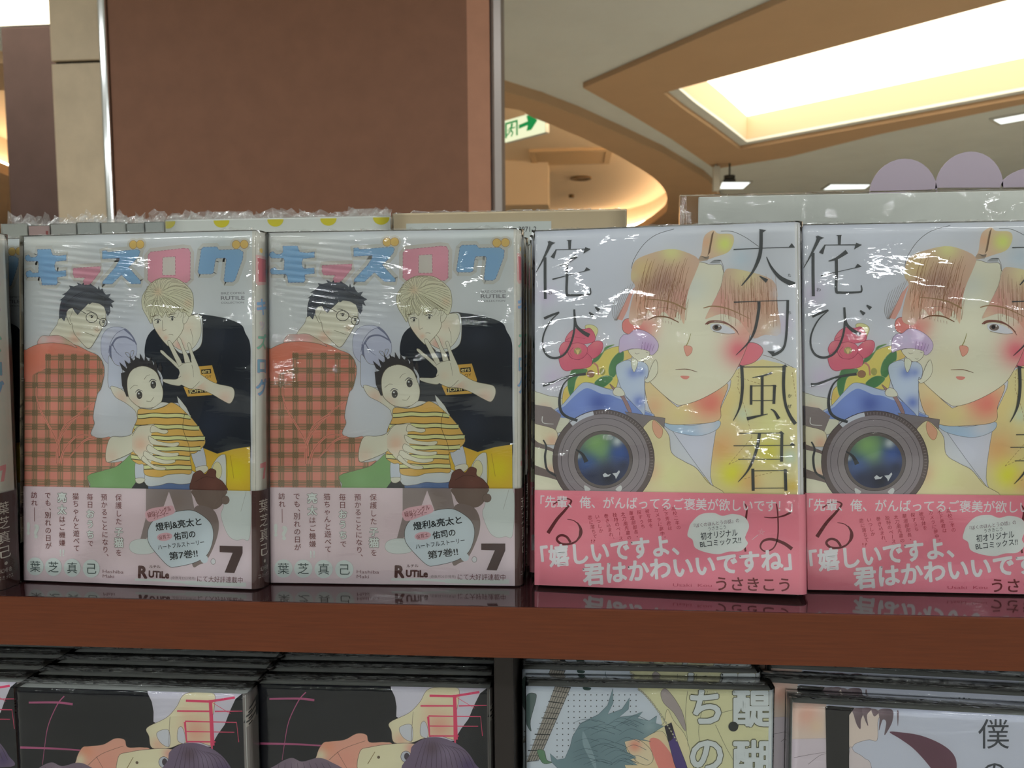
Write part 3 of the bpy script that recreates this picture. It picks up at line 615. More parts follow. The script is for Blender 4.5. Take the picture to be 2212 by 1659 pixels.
    A.F([(870, 520), (900, 440), (1000, 390), (1160, 350), (1280, 370), (1390, 430), (1370, 520), (1320, 640), (1290, 760), (1275, 930), (1230, 830), (1190, 900), (1120, 830), (1060, 880), (1000, 820), (950, 930), (900, 940), (850, 900), (870, 760), (900, 640), (870, 590)], ph(166, 138, 118), step=4, n=3,
        blobs=[(1180, 370, 90, ph(176, 176, 112), .9), (960, 500, 100, ph(178, 158, 108), .9), (1120, 650, 120, ph(140, 104, 96), .9), (1280, 720, 90, ph(170, 116, 108), .8), (1280, 560, 90, ph(172, 140, 118), .7), (960, 760, 80, ph(176, 124, 100), .8), (1100, 840, 90, ph(176, 128, 116), .8), (1250, 920, 50, ph(190, 158, 132), .8), (870, 890, 50, ph(184, 158, 140), .8), (880, 560, 40, ph(176, 166, 120), .7)])
    A.F([(900, 640), (850, 700), (800, 800), (755, 890), (800, 900), (840, 820), (870, 720)], ph(184, 130, 118), sm=False)
    A.F([(1590, 520), (1640, 500), (1760, 520), (1900, 560), (1980, 620), (1990, 760), (2020, 1000), (1900, 1010), (1820, 1040), (1780, 1000), (1740, 950), (1700, 900), (1640, 870), (1560, 850), (1470, 880), (1440, 880), (1500, 760), (1560, 640)], ph(164, 136, 120), step=4, n=3,
        blobs=[(1750, 540, 120, ph(182, 172, 128), 1.0), (1560, 760, 100, ph(176, 124, 114), .9), (1900, 780, 110, ph(160, 118, 94), .8), (1940, 960, 70, ph(178, 158, 128), .8), (1780, 760, 70, ph(160, 112, 94), .6), (1740, 930, 60, ph(196, 134, 118), .7), (2000, 1000, 70, ph(168, 164, 166), .9), (1990, 700, 50, ph(170, 160, 160), .8), (1480, 870, 50, ph(190, 160, 134), .8)])
    A.pack(10); r = random.Random(11); bs = ph(122, 80, 50); lt = ph(200, 168, 144)
    for k in range(170):
        x = r.uniform(900, 1290); t = (x-900)/390; y1 = r.uniform(560, 760); y2 = y1+r.uniform(60, 200)
        A.S([(x+30*(1-t)*0+25, y1), (x+8, (y1+y2)/2), (x, min(y2, 900))], .3, bs if k % 3 else lt, .7)
    for k in range(24):
        x = 930+k*15+r.uniform(-8, 8); y1 = 470+r.uniform(-30, 60); A.S([(x+45, y1-20), (x+20, y1+60), (x, y1+170)], .5, bs, .9)
    for k in range(150):
        x = r.uniform(1560, 2000); y1 = r.uniform(540, 760); A.S([(x-6, y1), (x, y1+r.uniform(70, 220))], .3, bs if k % 3 else lt, .7)
    for k in range(7): A.S([(890-k*22, 600+k*16), (830-k*18, 740+k*14), (760-k*3, 900)], .4, ln, .6)
    A.pack(0)
    # brows, closed eye, open eye, nose, mouth
    wb = ph(128, 98, 66)
    A.S([(975, 735), (1080, 742), (1190, 765), (1290, 815)], 1.0, wb, 3.5, mid=2.8); A.S([(1425, 805), (1500, 790), (1620, 812), (1780, 885)], 2.0, wb, 1.2, mid=3.0)
    A.S([(1003, 895), (1060, 872), (1150, 876), (1235, 915)], 1.4, ph(104, 72, 50), 1.8, mid=3.4)
    for k in range(5): A.S([(1090+k*22, 895+k*4), (1092+k*22, 912+k*5)], .8, ph(130, 90, 70), .4)
    A.S([(1440, 930), (1480, 905), (1580, 912), (1660, 960), (1700, 1012)], 2.2, ph(112, 70, 60), .8, mid=3.6)
    A.F([(1480, 935), (1540, 925), (1620, 950), (1670, 995), (1600, 1000), (1500, 980)], ph(176, 180, 190)); A.E(1530, 955, 36, ph(96, 84, 78), ry=25); A.E(1524, 952, 15, ph(40, 36, 36)); A.E(1546, 944, 6, WHT); A.S([(1450, 928), (1490, 912), (1560, 914), (1640, 942), (1690, 990)], 4.0, ph(104, 66, 56), 1.5)
    A.S([(1500, 985), (1600, 1004), (1670, 998)], .8, ln, .6); A.S([(1045, 812), (1130, 800), (1230, 830)], .6, ln, .4)
    A.S([(1328, 1000), (1310, 1060), (1290, 1100)], .8, ph(118, 112, 52), 2.0); A.F([(1275, 1100), (1310, 1095), (1338, 1110), (1332, 1150), (1300, 1175), (1285, 1150)], ph(198, 132, 116), line=ph(150, 80, 60), lw=.7)
    A.S([(1210, 1278), (1300, 1276), (1378, 1298)], .8, ph(96, 56, 40), .9, mid=1.6); A.F([(1250, 1328), (1315, 1330), (1300, 1352), (1268, 1350)], ph(192, 116, 106))
    # flower and leaves
    A.crop = P3
    A.F([(520, 1450), (540, 1200), (700, 1050), (900, 850), (1080, 720), (1200, 560), (1400, 470), (1560, 480), (1700, 640), (1500, 760), (1450, 1100), (1400, 1180), (1250, 1170), (1000, 1080), (820, 1120), (640, 1320)], ph(196, 178, 86), line=ph(110, 92, 60), lw=.7, blobs=[(1000, 1000, 120, ph(190, 184, 70), .8), (560, 1300, 90, ph(200, 160, 80), .8), (1650, 640, 80, ph(206, 160, 100), .7)])
    lf = ph(64, 108, 68); lo = ph(120, 140, 100)
    for q in ([(640, 940), (700, 850), (930, 850), (900, 930), (760, 1000), (700, 1240), (640, 1290), (600, 1100)], [(1550, 540), (1440, 590), (1340, 720), (1300, 880), (1340, 990), (1420, 950), (1500, 740), (1555, 690)], [(1060, 1100), (1130, 1010), (1240, 960), (1360, 980), (1350, 1050), (1200, 1160)], [(1010, 760), (1060, 650), (1200, 560), (1250, 470), (1400, 430), (1250, 520), (1140, 680), (1060, 740)]):
        A.F(q, lf, line=lo, lw=.9, blobs=[(q[3][0], q[3][1], 90, ph(76, 122, 76), .6)])
    A.E(995, 930, 66, ph(128, 92, 70), line=ph(90, 60, 44), lw=.7, ry=60); A.E(1195, 890, 50, ph(132, 130, 66), ry=62); A.S([(1040, 740), (1110, 800), (1130, 950)], 4, ph(160, 104, 92), 3)
    A.F([(900, 130), (960, 90), (1060, 110), (1120, 180), (1090, 280), (1050, 370), (980, 300)], ph(178, 176, 118), line=ph(110, 104, 60), lw=.7)
    fl = ph(186, 84, 106); fd = ph(140, 50, 72)
    for q in ([(560, 380), (620, 240), (740, 160), (880, 170), (980, 150), (1060, 250), (1060, 370), (900, 420), (700, 440)], [(1000, 420), (1080, 370), (1180, 380), (1205, 460), (1160, 580), (1060, 660), (960, 660), (900, 540)],
              [(460, 500), (520, 400), (640, 380), (720, 480), (640, 600), (520, 640), (470, 580)], [(460, 640), (560, 560), (760, 540), (900, 560), (1010, 660), (1000, 790), (860, 840), (720, 850), (600, 880), (520, 850), (470, 760)], [(620, 460), (760, 400), (900, 440), (940, 540), (860, 660), (720, 680), (620, 600)]):
        A.F(q, fl, line=fd, lw=.9, blobs=[(q[1][0], q[1][1]+30, 90, ph(204, 112, 120), .8), (q[4][0], q[4][1], 70, ph(170, 66, 92), .7)])
    A.E(775, 540, 66, ph(132, 124, 80), ry=58)
    for k in range(10): A.S([(775, 600), (730+k*10, 500+(k % 3)*12)], .5, ph(190, 180, 110), .9)
    for p in ([(600, 560), (660, 660), (800, 690)], [(800, 690), (880, 640), (960, 560)], [(560, 360), (700, 300), (900, 330)], [(700, 480), (640, 560), (690, 640)]): A.S(p, .7, fd, .5)
    # small seated figure in blue
    bl = ph(98, 118, 172); bd = ph(70, 86, 148)
    A.F([(330, 1660), (520, 1450), (700, 1240), (820, 1110), (900, 1075), (1000, 1090), (1200, 1160), (1380, 1220), (1560, 1300), (1700, 1420), (1900, 1540), (2080, 1640), (1700, 1660)], ph(150, 164, 190), line=ph(90, 96, 120), lw=.8)
    A.F([(380, 1670), (560, 1470), (740, 1290), (900, 1180), (1000, 1190), (1180, 1270), (1330, 1290), (1500, 1360), (1680, 1400), (1860, 1540), (1960, 1660)], bl, step=4, blobs=[(1130, 1420, 160, bd, .9), (800, 1450, 120, ph(104, 124, 180), .5)])
    for q in ([(1480, 560), (1490, 350), (1540, 280), (1560, 260), (1650, 250), (1740, 180), (1840, 175), (1960, 220), (2080, 310), (2150, 420), (2130, 530), (2040, 610), (1960, 560), (1880, 540), (1800, 520), (1700, 500), (1560, 540)],): A.F(q, ph(166, 150, 178), line=ph(96, 84, 110), lw=.8, blobs=[(1950, 480, 110, ph(150, 118, 160), .9), (1700, 330, 90, ph(172, 168, 190), .6)])
    A.F([(1640, 530), (1800, 500), (1980, 540), (2000, 600), (1960, 670), (1880, 720), (1800, 710), (1710, 640)], sk, line=ln, lw=.7)
    for k in range(5): A.S([(1880+k*50, 380+k*12), (1860+k*45, 520+k*6)], .6, ph(96, 70, 112), .8)
    A.S([(1750, 570), (1780, 590), (1830, 575)], .8, ln, .5); A.S([(1940, 560), (1990, 575)], .8, ln, .5); A.S([(1860, 664), (1890, 680), (1915, 664)], .6, ln)
    A.F([(1440, 780), (1560, 710), (1640, 700), (1740, 740), (1860, 720), (1950, 770), (1980, 860), (1960, 1000), (1915, 1020), (1920, 1600), (1840, 1560), (1680, 1400), (1560, 1260), (1480, 1080), (1430, 900)], ph(160, 172, 190), line=ph(84, 88, 108), lw=.8, step=4, blobs=[(1720, 900, 100, ph(100, 116, 166), 1.0), (1860, 900, 70, ph(100, 116, 170), .8), (1820, 1400, 110, ph(92, 110, 168), 1.0)])
    A.F([(1700, 660), (1800, 720), (1740, 900), (1690, 790)], ph(178, 180, 160), line=ln, lw=.7)
    A.F([(1910, 1030), (1960, 1000), (2000, 880), (2060, 740), (2110, 690), (2140, 800), (2130, 920), (2060, 1020), (1960, 1080)], sk, line=ln, lw=.7)
    A.F([(1320, 1100), (1420, 1180), (1560, 1300), (1690, 1560), (1640, 1580), (1520, 1340), (1380, 1200)], ph(132, 102, 98), line=ph(80, 60, 60), lw=.6)
    A.F([(1375, 1230), (1430, 1160), (1520, 1180), (1580, 1280), (1500, 1310), (1400, 1290)], sk, line=ln, lw=.7)
    # camera body, hand strap and lens
    A.crop = L
    A.F([(820, 105), (1130, 155), (1110, 330), (1020, 420), (900, 260)], ph(106, 98, 100), sm=False, line=ph(60, 54, 58), lw=.8)
    A.F([(60, 50), (250, 70), (330, 130), (280, 260), (60, 200)], ph(108, 98, 98), sm=False); A.S([(185, 140), (190, 190), (270, 200)], 2.2, ph(170, 170, 168), 1)
    A.F([(60, 200), (200, 215), (290, 250), (300, 320), (270, 360), (60, 330)], ph(184, 178, 150), line=ln, lw=.7, blobs=[(260, 330, 50, ph(202, 150, 126), .8)])
    A.F([(60, 320), (150, 340), (290, 400), (290, 430), (60, 380)], ph(96, 84, 82), sm=False); A.F([(60, 380), (290, 430), (280, 590), (60, 520)], ph(178, 178, 156), blobs=[(250, 560, 50, ph(202, 150, 126), .8)]); A.F([(60, 515), (290, 580), (320, 640), (60, 590)], ph(96, 84, 82), sm=False); A.F([(60, 590), (320, 640), (400, 730), (60, 730)], ph(184, 182, 160))
    A.F([(1010, 470), (960, 260), (985, 200), (1040, 165), (1100, 210), (1160, 290), (1180, 420), (1280, 490), (1370, 540), (1460, 650), (1560, 745), (960, 745)], ph(190, 180, 138), line=ln, lw=.8, step=5, blobs=[(1150, 600, 130, ph(190, 190, 138), .8), (1020, 560, 80, ph(204, 156, 122), .7)])
    A.F([(1040, 170), (1070, 190), (1110, 240), (1105, 290), (1080, 310), (1045, 270), (1030, 210)], ph(200, 144, 116), line=ph(120, 80, 40), lw=.7)
    A.crop = P1
    def ring(rx, ry, c, cx=1215, cy=890, **k): A.E(cx, cy, rx, c, ry=ry, n=56, **k)
    ring(868, 850, ph(84, 74, 74), line=ph(50, 44, 46), lw=1.0)
    A.F([(1215+860*cos(t), 890+842*sin(t)) for t in (-2.3, -2.2, -2.05, -1.9, -1.78)]+[(1215+790*cos(t), 890+770*sin(t)) for t in (-1.78, -1.9, -2.05, -2.2, -2.3)], ph(168, 172, 180), sm=False)
    ring(782, 775, ph(116, 108, 112)); ring(720, 708, ph(118, 110, 114), line=ph(62, 56, 60), lw=.9); ring(605, 595, ph(120, 112, 114), line=ph(62, 56, 60), lw=.9)
    A.pack(3)
    for k in range(34):
        t = -1.72+k*.062; A.S([(1215+800*cos(t), 890+785*sin(t)), (1215+845*cos(t), 890+828*sin(t))], .8, ph(120, 108, 108), 1.4)
    A.pack(0)
    ring(496, 490, ph(88, 80, 78), line=ph(48, 44, 46), lw=.9)
    A.E(1215, 895, 440, ph(56, 64, 96), ry=438, n=56, blobs=[(1100, 620, 260, ph(110, 146, 88), 1.0), (1180, 740, 130, ph(104, 140, 90), .8), (1480, 780, 170, ph(60, 82, 138), 1.0), (950, 960, 170, ph(64, 88, 140), .9), (1300, 1200, 240, ph(36, 38, 52), 1.0), (1000, 1180, 160, ph(42, 46, 66), .8), (1560, 1000, 100, ph(40, 44, 62), .8), (1450, 580, 70, ph(166, 176, 176), .9), (790, 830, 40, ph(160, 168, 170), .8)])
    A.F([(1200, 1150), (1240, 1115), (1290, 1150), (1340, 1135), (1310, 1175), (1220, 1190)], WHT, sm=False); A.F([(1365, 1125), (1440, 1115), (1480, 1070), (1495, 1100), (1450, 1180), (1425, 1222), (1415, 1180)], WHT, sm=False)
    for q in ([(890, 1330), (990, 1390), (950, 1430), (900, 1420)], [(1420, 1400), (1500, 1330), (1530, 1380), (1490, 1440)]): A.F(q, ph(168, 172, 170))
    title_b(A, ink, False)
    return A
def title_b(A, ink, band):
    """brush lettering of the title: thin horizontals, thick verticals, flicked ends"""
    U = (1120, 440, 3.568); L = (1120, 860, 3.568); P4 = (1540, 480, 5.53); P5 = (1540, 760, 5.53); P6 = (1160, 1070, 7.9)
    def tri(*p): A.F(list(p), ink, sm=False)
    if not band:
        A.crop = U
        A.S([(252, 292), (228, 350), (190, 430), (135, 532)], 9, ink, 1); tri((225, 290), (285, 302), (235, 330)); A.S([(205, 415), (205, 560), (207, 735)], 6, ink, 6, sm=False)
        A.S([(395, 282), (394, 352)], 7, ink, 5, sm=False); tri((370, 282), (412, 280), (400, 300)); A.S([(285, 356), (552, 350)], 1.4, ink, 2, sm=False); tri((500, 386), (515, 335), (556, 352)); A.S([(292, 355), (262, 418)], 2, ink, 9)
        A.S([(448, 402), (372, 455), (315, 475)], 9, ink, 1.5); A.S([(372, 455), (374, 560), (372, 690), (400, 706), (530, 702), (556, 690), (553, 650)], 6, ink, 2, mid=5); A.S([(262, 584), (400, 548), (548, 512)], 3, ink, 1.6, mid=1.2); tri((505, 522), (525, 490), (556, 512))
        A.S([(198, 886), (250, 862), (315, 838)], 6, ink, 4); A.S([(312, 842), (240, 915), (192, 1020), (190, 1110), (225, 1172), (290, 1190), (360, 1155), (410, 1060), (432, 950), (430, 815)], 2, ink, 4, mid=5); A.S([(430, 815), (442, 930), (490, 985), (546, 1018)], 4, ink, 9); A.S([(545, 838), (575, 866)], 3, ink, 8); A.S([(592, 798), (622, 822)], 3, ink, 8)
        A.S([(188, 1395), (235, 1388), (380, 1335), (520, 1312)], 9, ink, 6, mid=4); A.S([(420, 1325), (350, 1390), (318, 1490), (325, 1590), (370, 1640), (455, 1672)], 1.5, ink, 6, mid=6)
        A.crop = L
        A.S([(192, 322), (215, 375), (205, 450), (222, 550), (290, 600)], 3, ink, 4, mid=5); A.S([(442, 394), (492, 432), (524, 492)], 2, ink, 10)
        A.crop = P4
        A.S([(575, 88), (572, 300), (545, 440), (470, 600), (340, 760)], 7, ink, 2, mid=8); tri((548, 84), (636, 96), (590, 130)); A.S([(245, 328), (575, 312), (975, 300)], 2.4, ink, 1.8, mid=1.4); tri((900, 302), (940, 252), (986, 302)); A.S([(638, 415), (700, 545), (810, 670), (975, 752)], 1.5, ink, 12); A.S([(556, 645), (645, 705)], 2, ink, 9)
        A.S([(250, 957), (560, 944), (905, 936)], 3, ink, 1.6, mid=1.2); A.S([(893, 930), (888, 1100), (872, 1380), (838, 1510), (760, 1570), (700, 1585)], 6, ink, 7, mid=5); tri((645, 1538), (740, 1545), (705, 1590)); A.S([(548, 950), (545, 1060), (500, 1290), (420, 1440), (272, 1590)], 7, ink, 1, mid=6)
        A.crop = P5
        A.S([(342, 165), (352, 400), (335, 590), (300, 710), (240, 825)], 7, ink, 1, mid=6); A.S([(342, 182), (860, 180)], 1.6, ink, sm=False); A.S([(850, 165), (842, 400), (862, 610), (915, 755), (985, 862)], 7, ink, 8, mid=6); tri((310, 150), (380, 175), (345, 200)); tri((820, 175), (865, 150), (890, 182))
        A.S([(470, 308), (600, 285), (705, 250)], 1.5, ink, 5); A.S([(456, 400), (455, 632)], 5.5, ink, sm=False); A.S([(450, 408), (740, 404)], 1.4, ink, sm=False); A.S([(735, 395), (726, 622)], 6, ink, sm=False); tri((700, 396), (765, 408), (735, 425)); A.S([(455, 584), (735, 582)], 1.4, ink, sm=False); A.S([(588, 290), (586, 752)], 6, ink, sm=False); A.S([(405, 800), (520, 772), (655, 742)], 8, ink, 1); A.S([(688, 682), (735, 715), (785, 800)], 1.5, ink, 8)
        A.S([(312, 973), (830, 970)], 1.8, ink, sm=False); A.S([(822, 962), (818, 1312)], 6.5, ink, sm=False); tri((788, 962), (815, 945), (858, 985)); A.S([(245, 1122), (975, 1117)], 1.8, ink, sm=False); tri((910, 1120), (945, 1080), (986, 1118)); A.S([(300, 1283), (815, 1283)], 1.5, ink, sm=False); A.S([(555, 975), (530, 1130), (470, 1310), (400, 1440), (298, 1556)], 7, ink, 1, mid=6)
        A.S([(475, 1395), (480, 1660)], 6.5, ink, sm=False); A.S([(480, 1421), (865, 1418)], 1.5, ink, sm=False); A.S([(862, 1400), (870, 1660)], 6.5, ink, sm=False); tri((835, 1420), (860, 1400), (903, 1430)); A.S([(480, 1628), (870, 1626)], 1.5, ink, sm=False)
        for ch, x, y in (('か', 915, 525), ('ぜ', 915, 650)): A.K(ch, x, y, 52, ink)
        A.crop = P4; A.K('た', 912, 635, 46, ink); A.K('ち', 915, 1080, 46, ink)
        A.crop = (1700, 440, 3.607)
        A.crop = U; A.K('わ', 245, 686, 34, ink)
    else:
        A.crop = P6
        A.S([(280, 150), (330, 120), (400, 70), (500, 52), (570, 72), (582, 115), (480, 250), (340, 410), (190, 640)], 2.5, ink, 8, mid=3); A.S([(345, 410), (280, 500), (190, 640)], 4, ink, 8); A.S([(520, 405), (640, 432), (745, 545), (745, 670), (660, 785), (520, 830), (400, 812), (342, 745), (380, 688), (450, 678), (520, 715), (575, 800)], 1.2, ink, 5, mid=5); A.S([(690, 460), (748, 570), (735, 690), (670, 775)], 2, ink, 2, mid=8)
        A.crop = L
        A.S([(1735, 805), (1758, 850), (1748, 950), (1738, 1100), (1748, 1180)], 2, ink, 4, mid=5); A.S([(1890, 915), (1960, 920), (2040, 905), (2095, 878)], 1.5, ink, 5, mid=3); A.S([(1985, 812), (1996, 900), (1996, 1060), (1965, 1150), (1900, 1178), (1862, 1145), (1885, 1098), (1950, 1085), (2040, 1115), (2105, 1160)], 3, ink, 8, mid=3)
def art_b_band(conv):
    A = Art(conv); L = (1120, 860, 3.568); P6 = (1160, 1070, 7.9)
    A.crop = (0, 0, 1)
    A.F([(1140, 1040), (1745, 1040), (1745, 1310), (1140, 1310)], ph(206, 112, 128), sm=False, step=12, blobs=[(1300, 1100, 120, ph(202, 110, 124), .5), (1500, 1250, 150, ph(212, 112, 134), .6), (1200, 1240, 80, ph(204, 112, 128), .5)])
    dr = ph(84, 34, 38); w = ph(176, 176, 178); sm_ = ph(142, 34, 48); tc = ph(52, 56, 60)
    title_b(A, dr, True)
    A.crop = L
    A.T('「先輩、俺、がんばってるご褒美が欲しいです！」', (170, 832), (2108, 868), 98, w, .012)
    cols = ['高校二年の', '木下秀君は', 'カメラに夢中。', '被写体を', '探すうち', '華道部部長・', '太刀風先輩の', '独特のペースに', '巻き込まれ、', 'いつしか', '恋に落ちて']
    x0 = [1195, 1128, 1062, 992, 930, 868, 806, 742, 676, 608, 552]; y0 = [850, 855, 862, 870, 878, 885, 892, 898, 905, 912, 918]
    for i, (s, x, y) in enumerate(zip(cols, x0, y0)): A.Vt(s, (x, y), (x+(len(s)-1)*9.5, y+(len(s)-1)*36), 35, sm_, .0)
    A.T('!?', (560, 1112), (592, 1112), 34, sm_)
    A.F([(1330, 960), (1400, 895), (1500, 882), (1570, 905), (1650, 890), (1740, 915), (1775, 985), (1745, 1070), (1765, 1120), (1710, 1175), (1620, 1180), (1540, 1200), (1440, 1185), (1360, 1150), (1340, 1090), (1302, 1060), (1310, 1010)], ph(168, 172, 170))
    A.T('『ぼくのほんとうの話』の', (1352, 995), (1700, 952), 34, ph(80, 40, 60)); A.T('うさきこう', (1462, 1018), (1598, 1002), 34, tc)
    A.T('初オリジナル', (1405, 1086), (1688, 1055), 62, tc, .012); A.T('BLコミックス!!', (1400, 1146), (1715, 1110), 56, tc, .012)
    A.S([(1870+26*cos(-1.5+k*4*pi/5), 1030+26*sin(-1.5+k*4*pi/5)) for k in range(5)], .9, w, closed=True, sm=False); A.S([(1845, 1050), (1798, 1088)], .9, w)
    A.T('「嬉しいですよ、', (180, 1290), (1240, 1190), 175, w, .035); A.T('君はかわいいですね」', (500, 1425), (2105, 1300), 178, w, .035)
    A.T('うさきこう', (1520, 1470), (2085, 1480), 118, ph(96, 36, 40), .012); A.T('Usaki  Kou', (1190, 1448), (1488, 1452), 34, ph(160, 60, 80))
    return A
# ------------------------------------------------------------------ covers of the comics on the lower shelf
def art_c_cover(conv):
    A = Art(conv); Z = (540, 1380, 3.814); A.crop = (0, 0, 1)
    k = ph(20, 21, 27)
    A.F([(540, 1470), (1080, 1470), (1080, 2500), (540, 2500)], k, sm=False)
    A.crop = Z; mg = ph(150, 62, 104); red = ph(196, 50, 90); sk = ph(186, 180, 150); skp = ph(188, 138, 118); ln = ph(80, 60, 50)
    A.F([(1160, 330), (1160, 405), (1195, 480), (1208, 560), (1205, 640), (1300, 700), (1480, 830), (1680, 840), (1740, 740), (1800, 660), (1850, 540), (1895, 450), (1970, 400), (1970, 330)], ph(164, 162, 174), sm=False)
    for p, a, b in (([(160, 495), (400, 492), (530, 505)], 4, 5), ([(460, 440), (400, 510), (320, 680), (285, 860), (265, 1000)], 2.5, 1), ([(80, 862), (380, 868), (590, 880)], 5, 3)): A.S(p, a, mg, b)
    # bent hand
    A.F([(1150, 690), (1310, 610), (1400, 520), (1480, 410), (1700, 400), (1720, 500), (1680, 700), (1700, 830), (1560, 800), (1430, 820), (1330, 855), (1190, 855), (1165, 760)], sk, line=ln, lw=.8, step=5, blobs=[(1560, 720, 120, skp, .9), (1240, 830, 60, skp, .7), (1480, 560, 60, skp, .3)])
    A.F([(1232, 730), (1330, 708), (1335, 840), (1260, 810)], ph(160, 162, 170), line=ln, lw=.7); A.F([(1405, 790), (1410, 700), (1440, 680), (1465, 740), (1460, 815)], ph(160, 162, 170), line=ln, lw=.7)
    A.S([(1345, 600), (1335, 720), (1330, 850)], .8, ln)
    for p, a, b in (([(1480, 468), (1680, 472), (1890, 438)], 5, 5), ([(1405, 552), (1690, 552)], 3.5, 3.5), ([(1720, 552), (1960, 548)], 3, 1.5), ([(1685, 460), (1690, 600), (1695, 830)], 7, 9), ([(1470, 635), (1900, 640), (1915, 800)], 3, 1.5), ([(1468, 640), (1480, 800), (1720, 800)], 5, 3), ([(1480, 718), (1880, 720)], 2.5, 1.5), ([(1700, 480), (1850, 570)], 1.2, 1), ([(1690, 830), (1690, 980)], 4, 4), ([(1400, 975), (1780, 985)], 3, 2)): A.S(p, a, red, b, sm=False)
    # reclining face and hair, shoulder folds
    A.F([(550, 960), (600, 860), (660, 845), (780, 830), (880, 780), (960, 790), (985, 850), (1110, 850), (1180, 880), (1200, 1100), (560, 1100)], ph(196, 140, 120), line=ln, lw=.8, step=5, blobs=[(640, 890, 60, ph(204, 128, 96), .8), (800, 1000, 110, ph(190, 128, 112), .7), (580, 960, 50, sk, .9)])
    A.S([(650, 1000), (760, 910), (950, 840)], 1.0, ln, .7); A.S([(720, 930), (760, 1000), (820, 1100)], .9, ln, .5)
    A.F([(905, 930), (1000, 890), (1160, 866), (1330, 860), (1420, 900), (1400, 1040), (1300, 1120), (920, 1120)], sk, line=ln, lw=.9, blobs=[(1330, 900, 50, ph(200, 130, 120), .8)])
    A.S([(1030, 930), (1000, 980), (970, 1030)], 1.2, ph(110, 90, 50), 1.6); A.E(1060, 975, 12, ph(80, 64, 50))
    A.E(1285, 970, 42, ph(150, 154, 164), ry=46, line=ph(60, 40, 50), lw=1.0); A.E(1292, 968, 22, ph(60, 50, 60), ry=30)
    A.F([(1280, 1100), (1320, 950), (1340, 880), (1440, 820), (1560, 812), (1680, 850), (1780, 920), (1850, 1020), (1870, 1120)], ph(92, 76, 100), step=5, blobs=[(1620, 940, 70, ph(110, 96, 120), .7), (1500, 900, 60, ph(78, 58, 70), .8), (1800, 1050, 80, ph(60, 44, 90), .8)])
    for q in range(12): A.S([(1440+q*20, 830+q*5), (1400+q*34, 930), (1360+q*44, 1060)], .4, ph(50, 36, 50), 1.0)
    A.F([(180, 1100), (230, 1030), (340, 980), (430, 1010), (560, 980), (660, 1010), (760, 1100)], ph(100, 84, 100), blobs=[(400, 1040, 60, ph(120, 104, 118), .7)])
    for q in range(9): A.S([(240+q*50, 1020), (230+q*56, 1080)], .5, ph(54, 44, 58), 1.0)
    return A
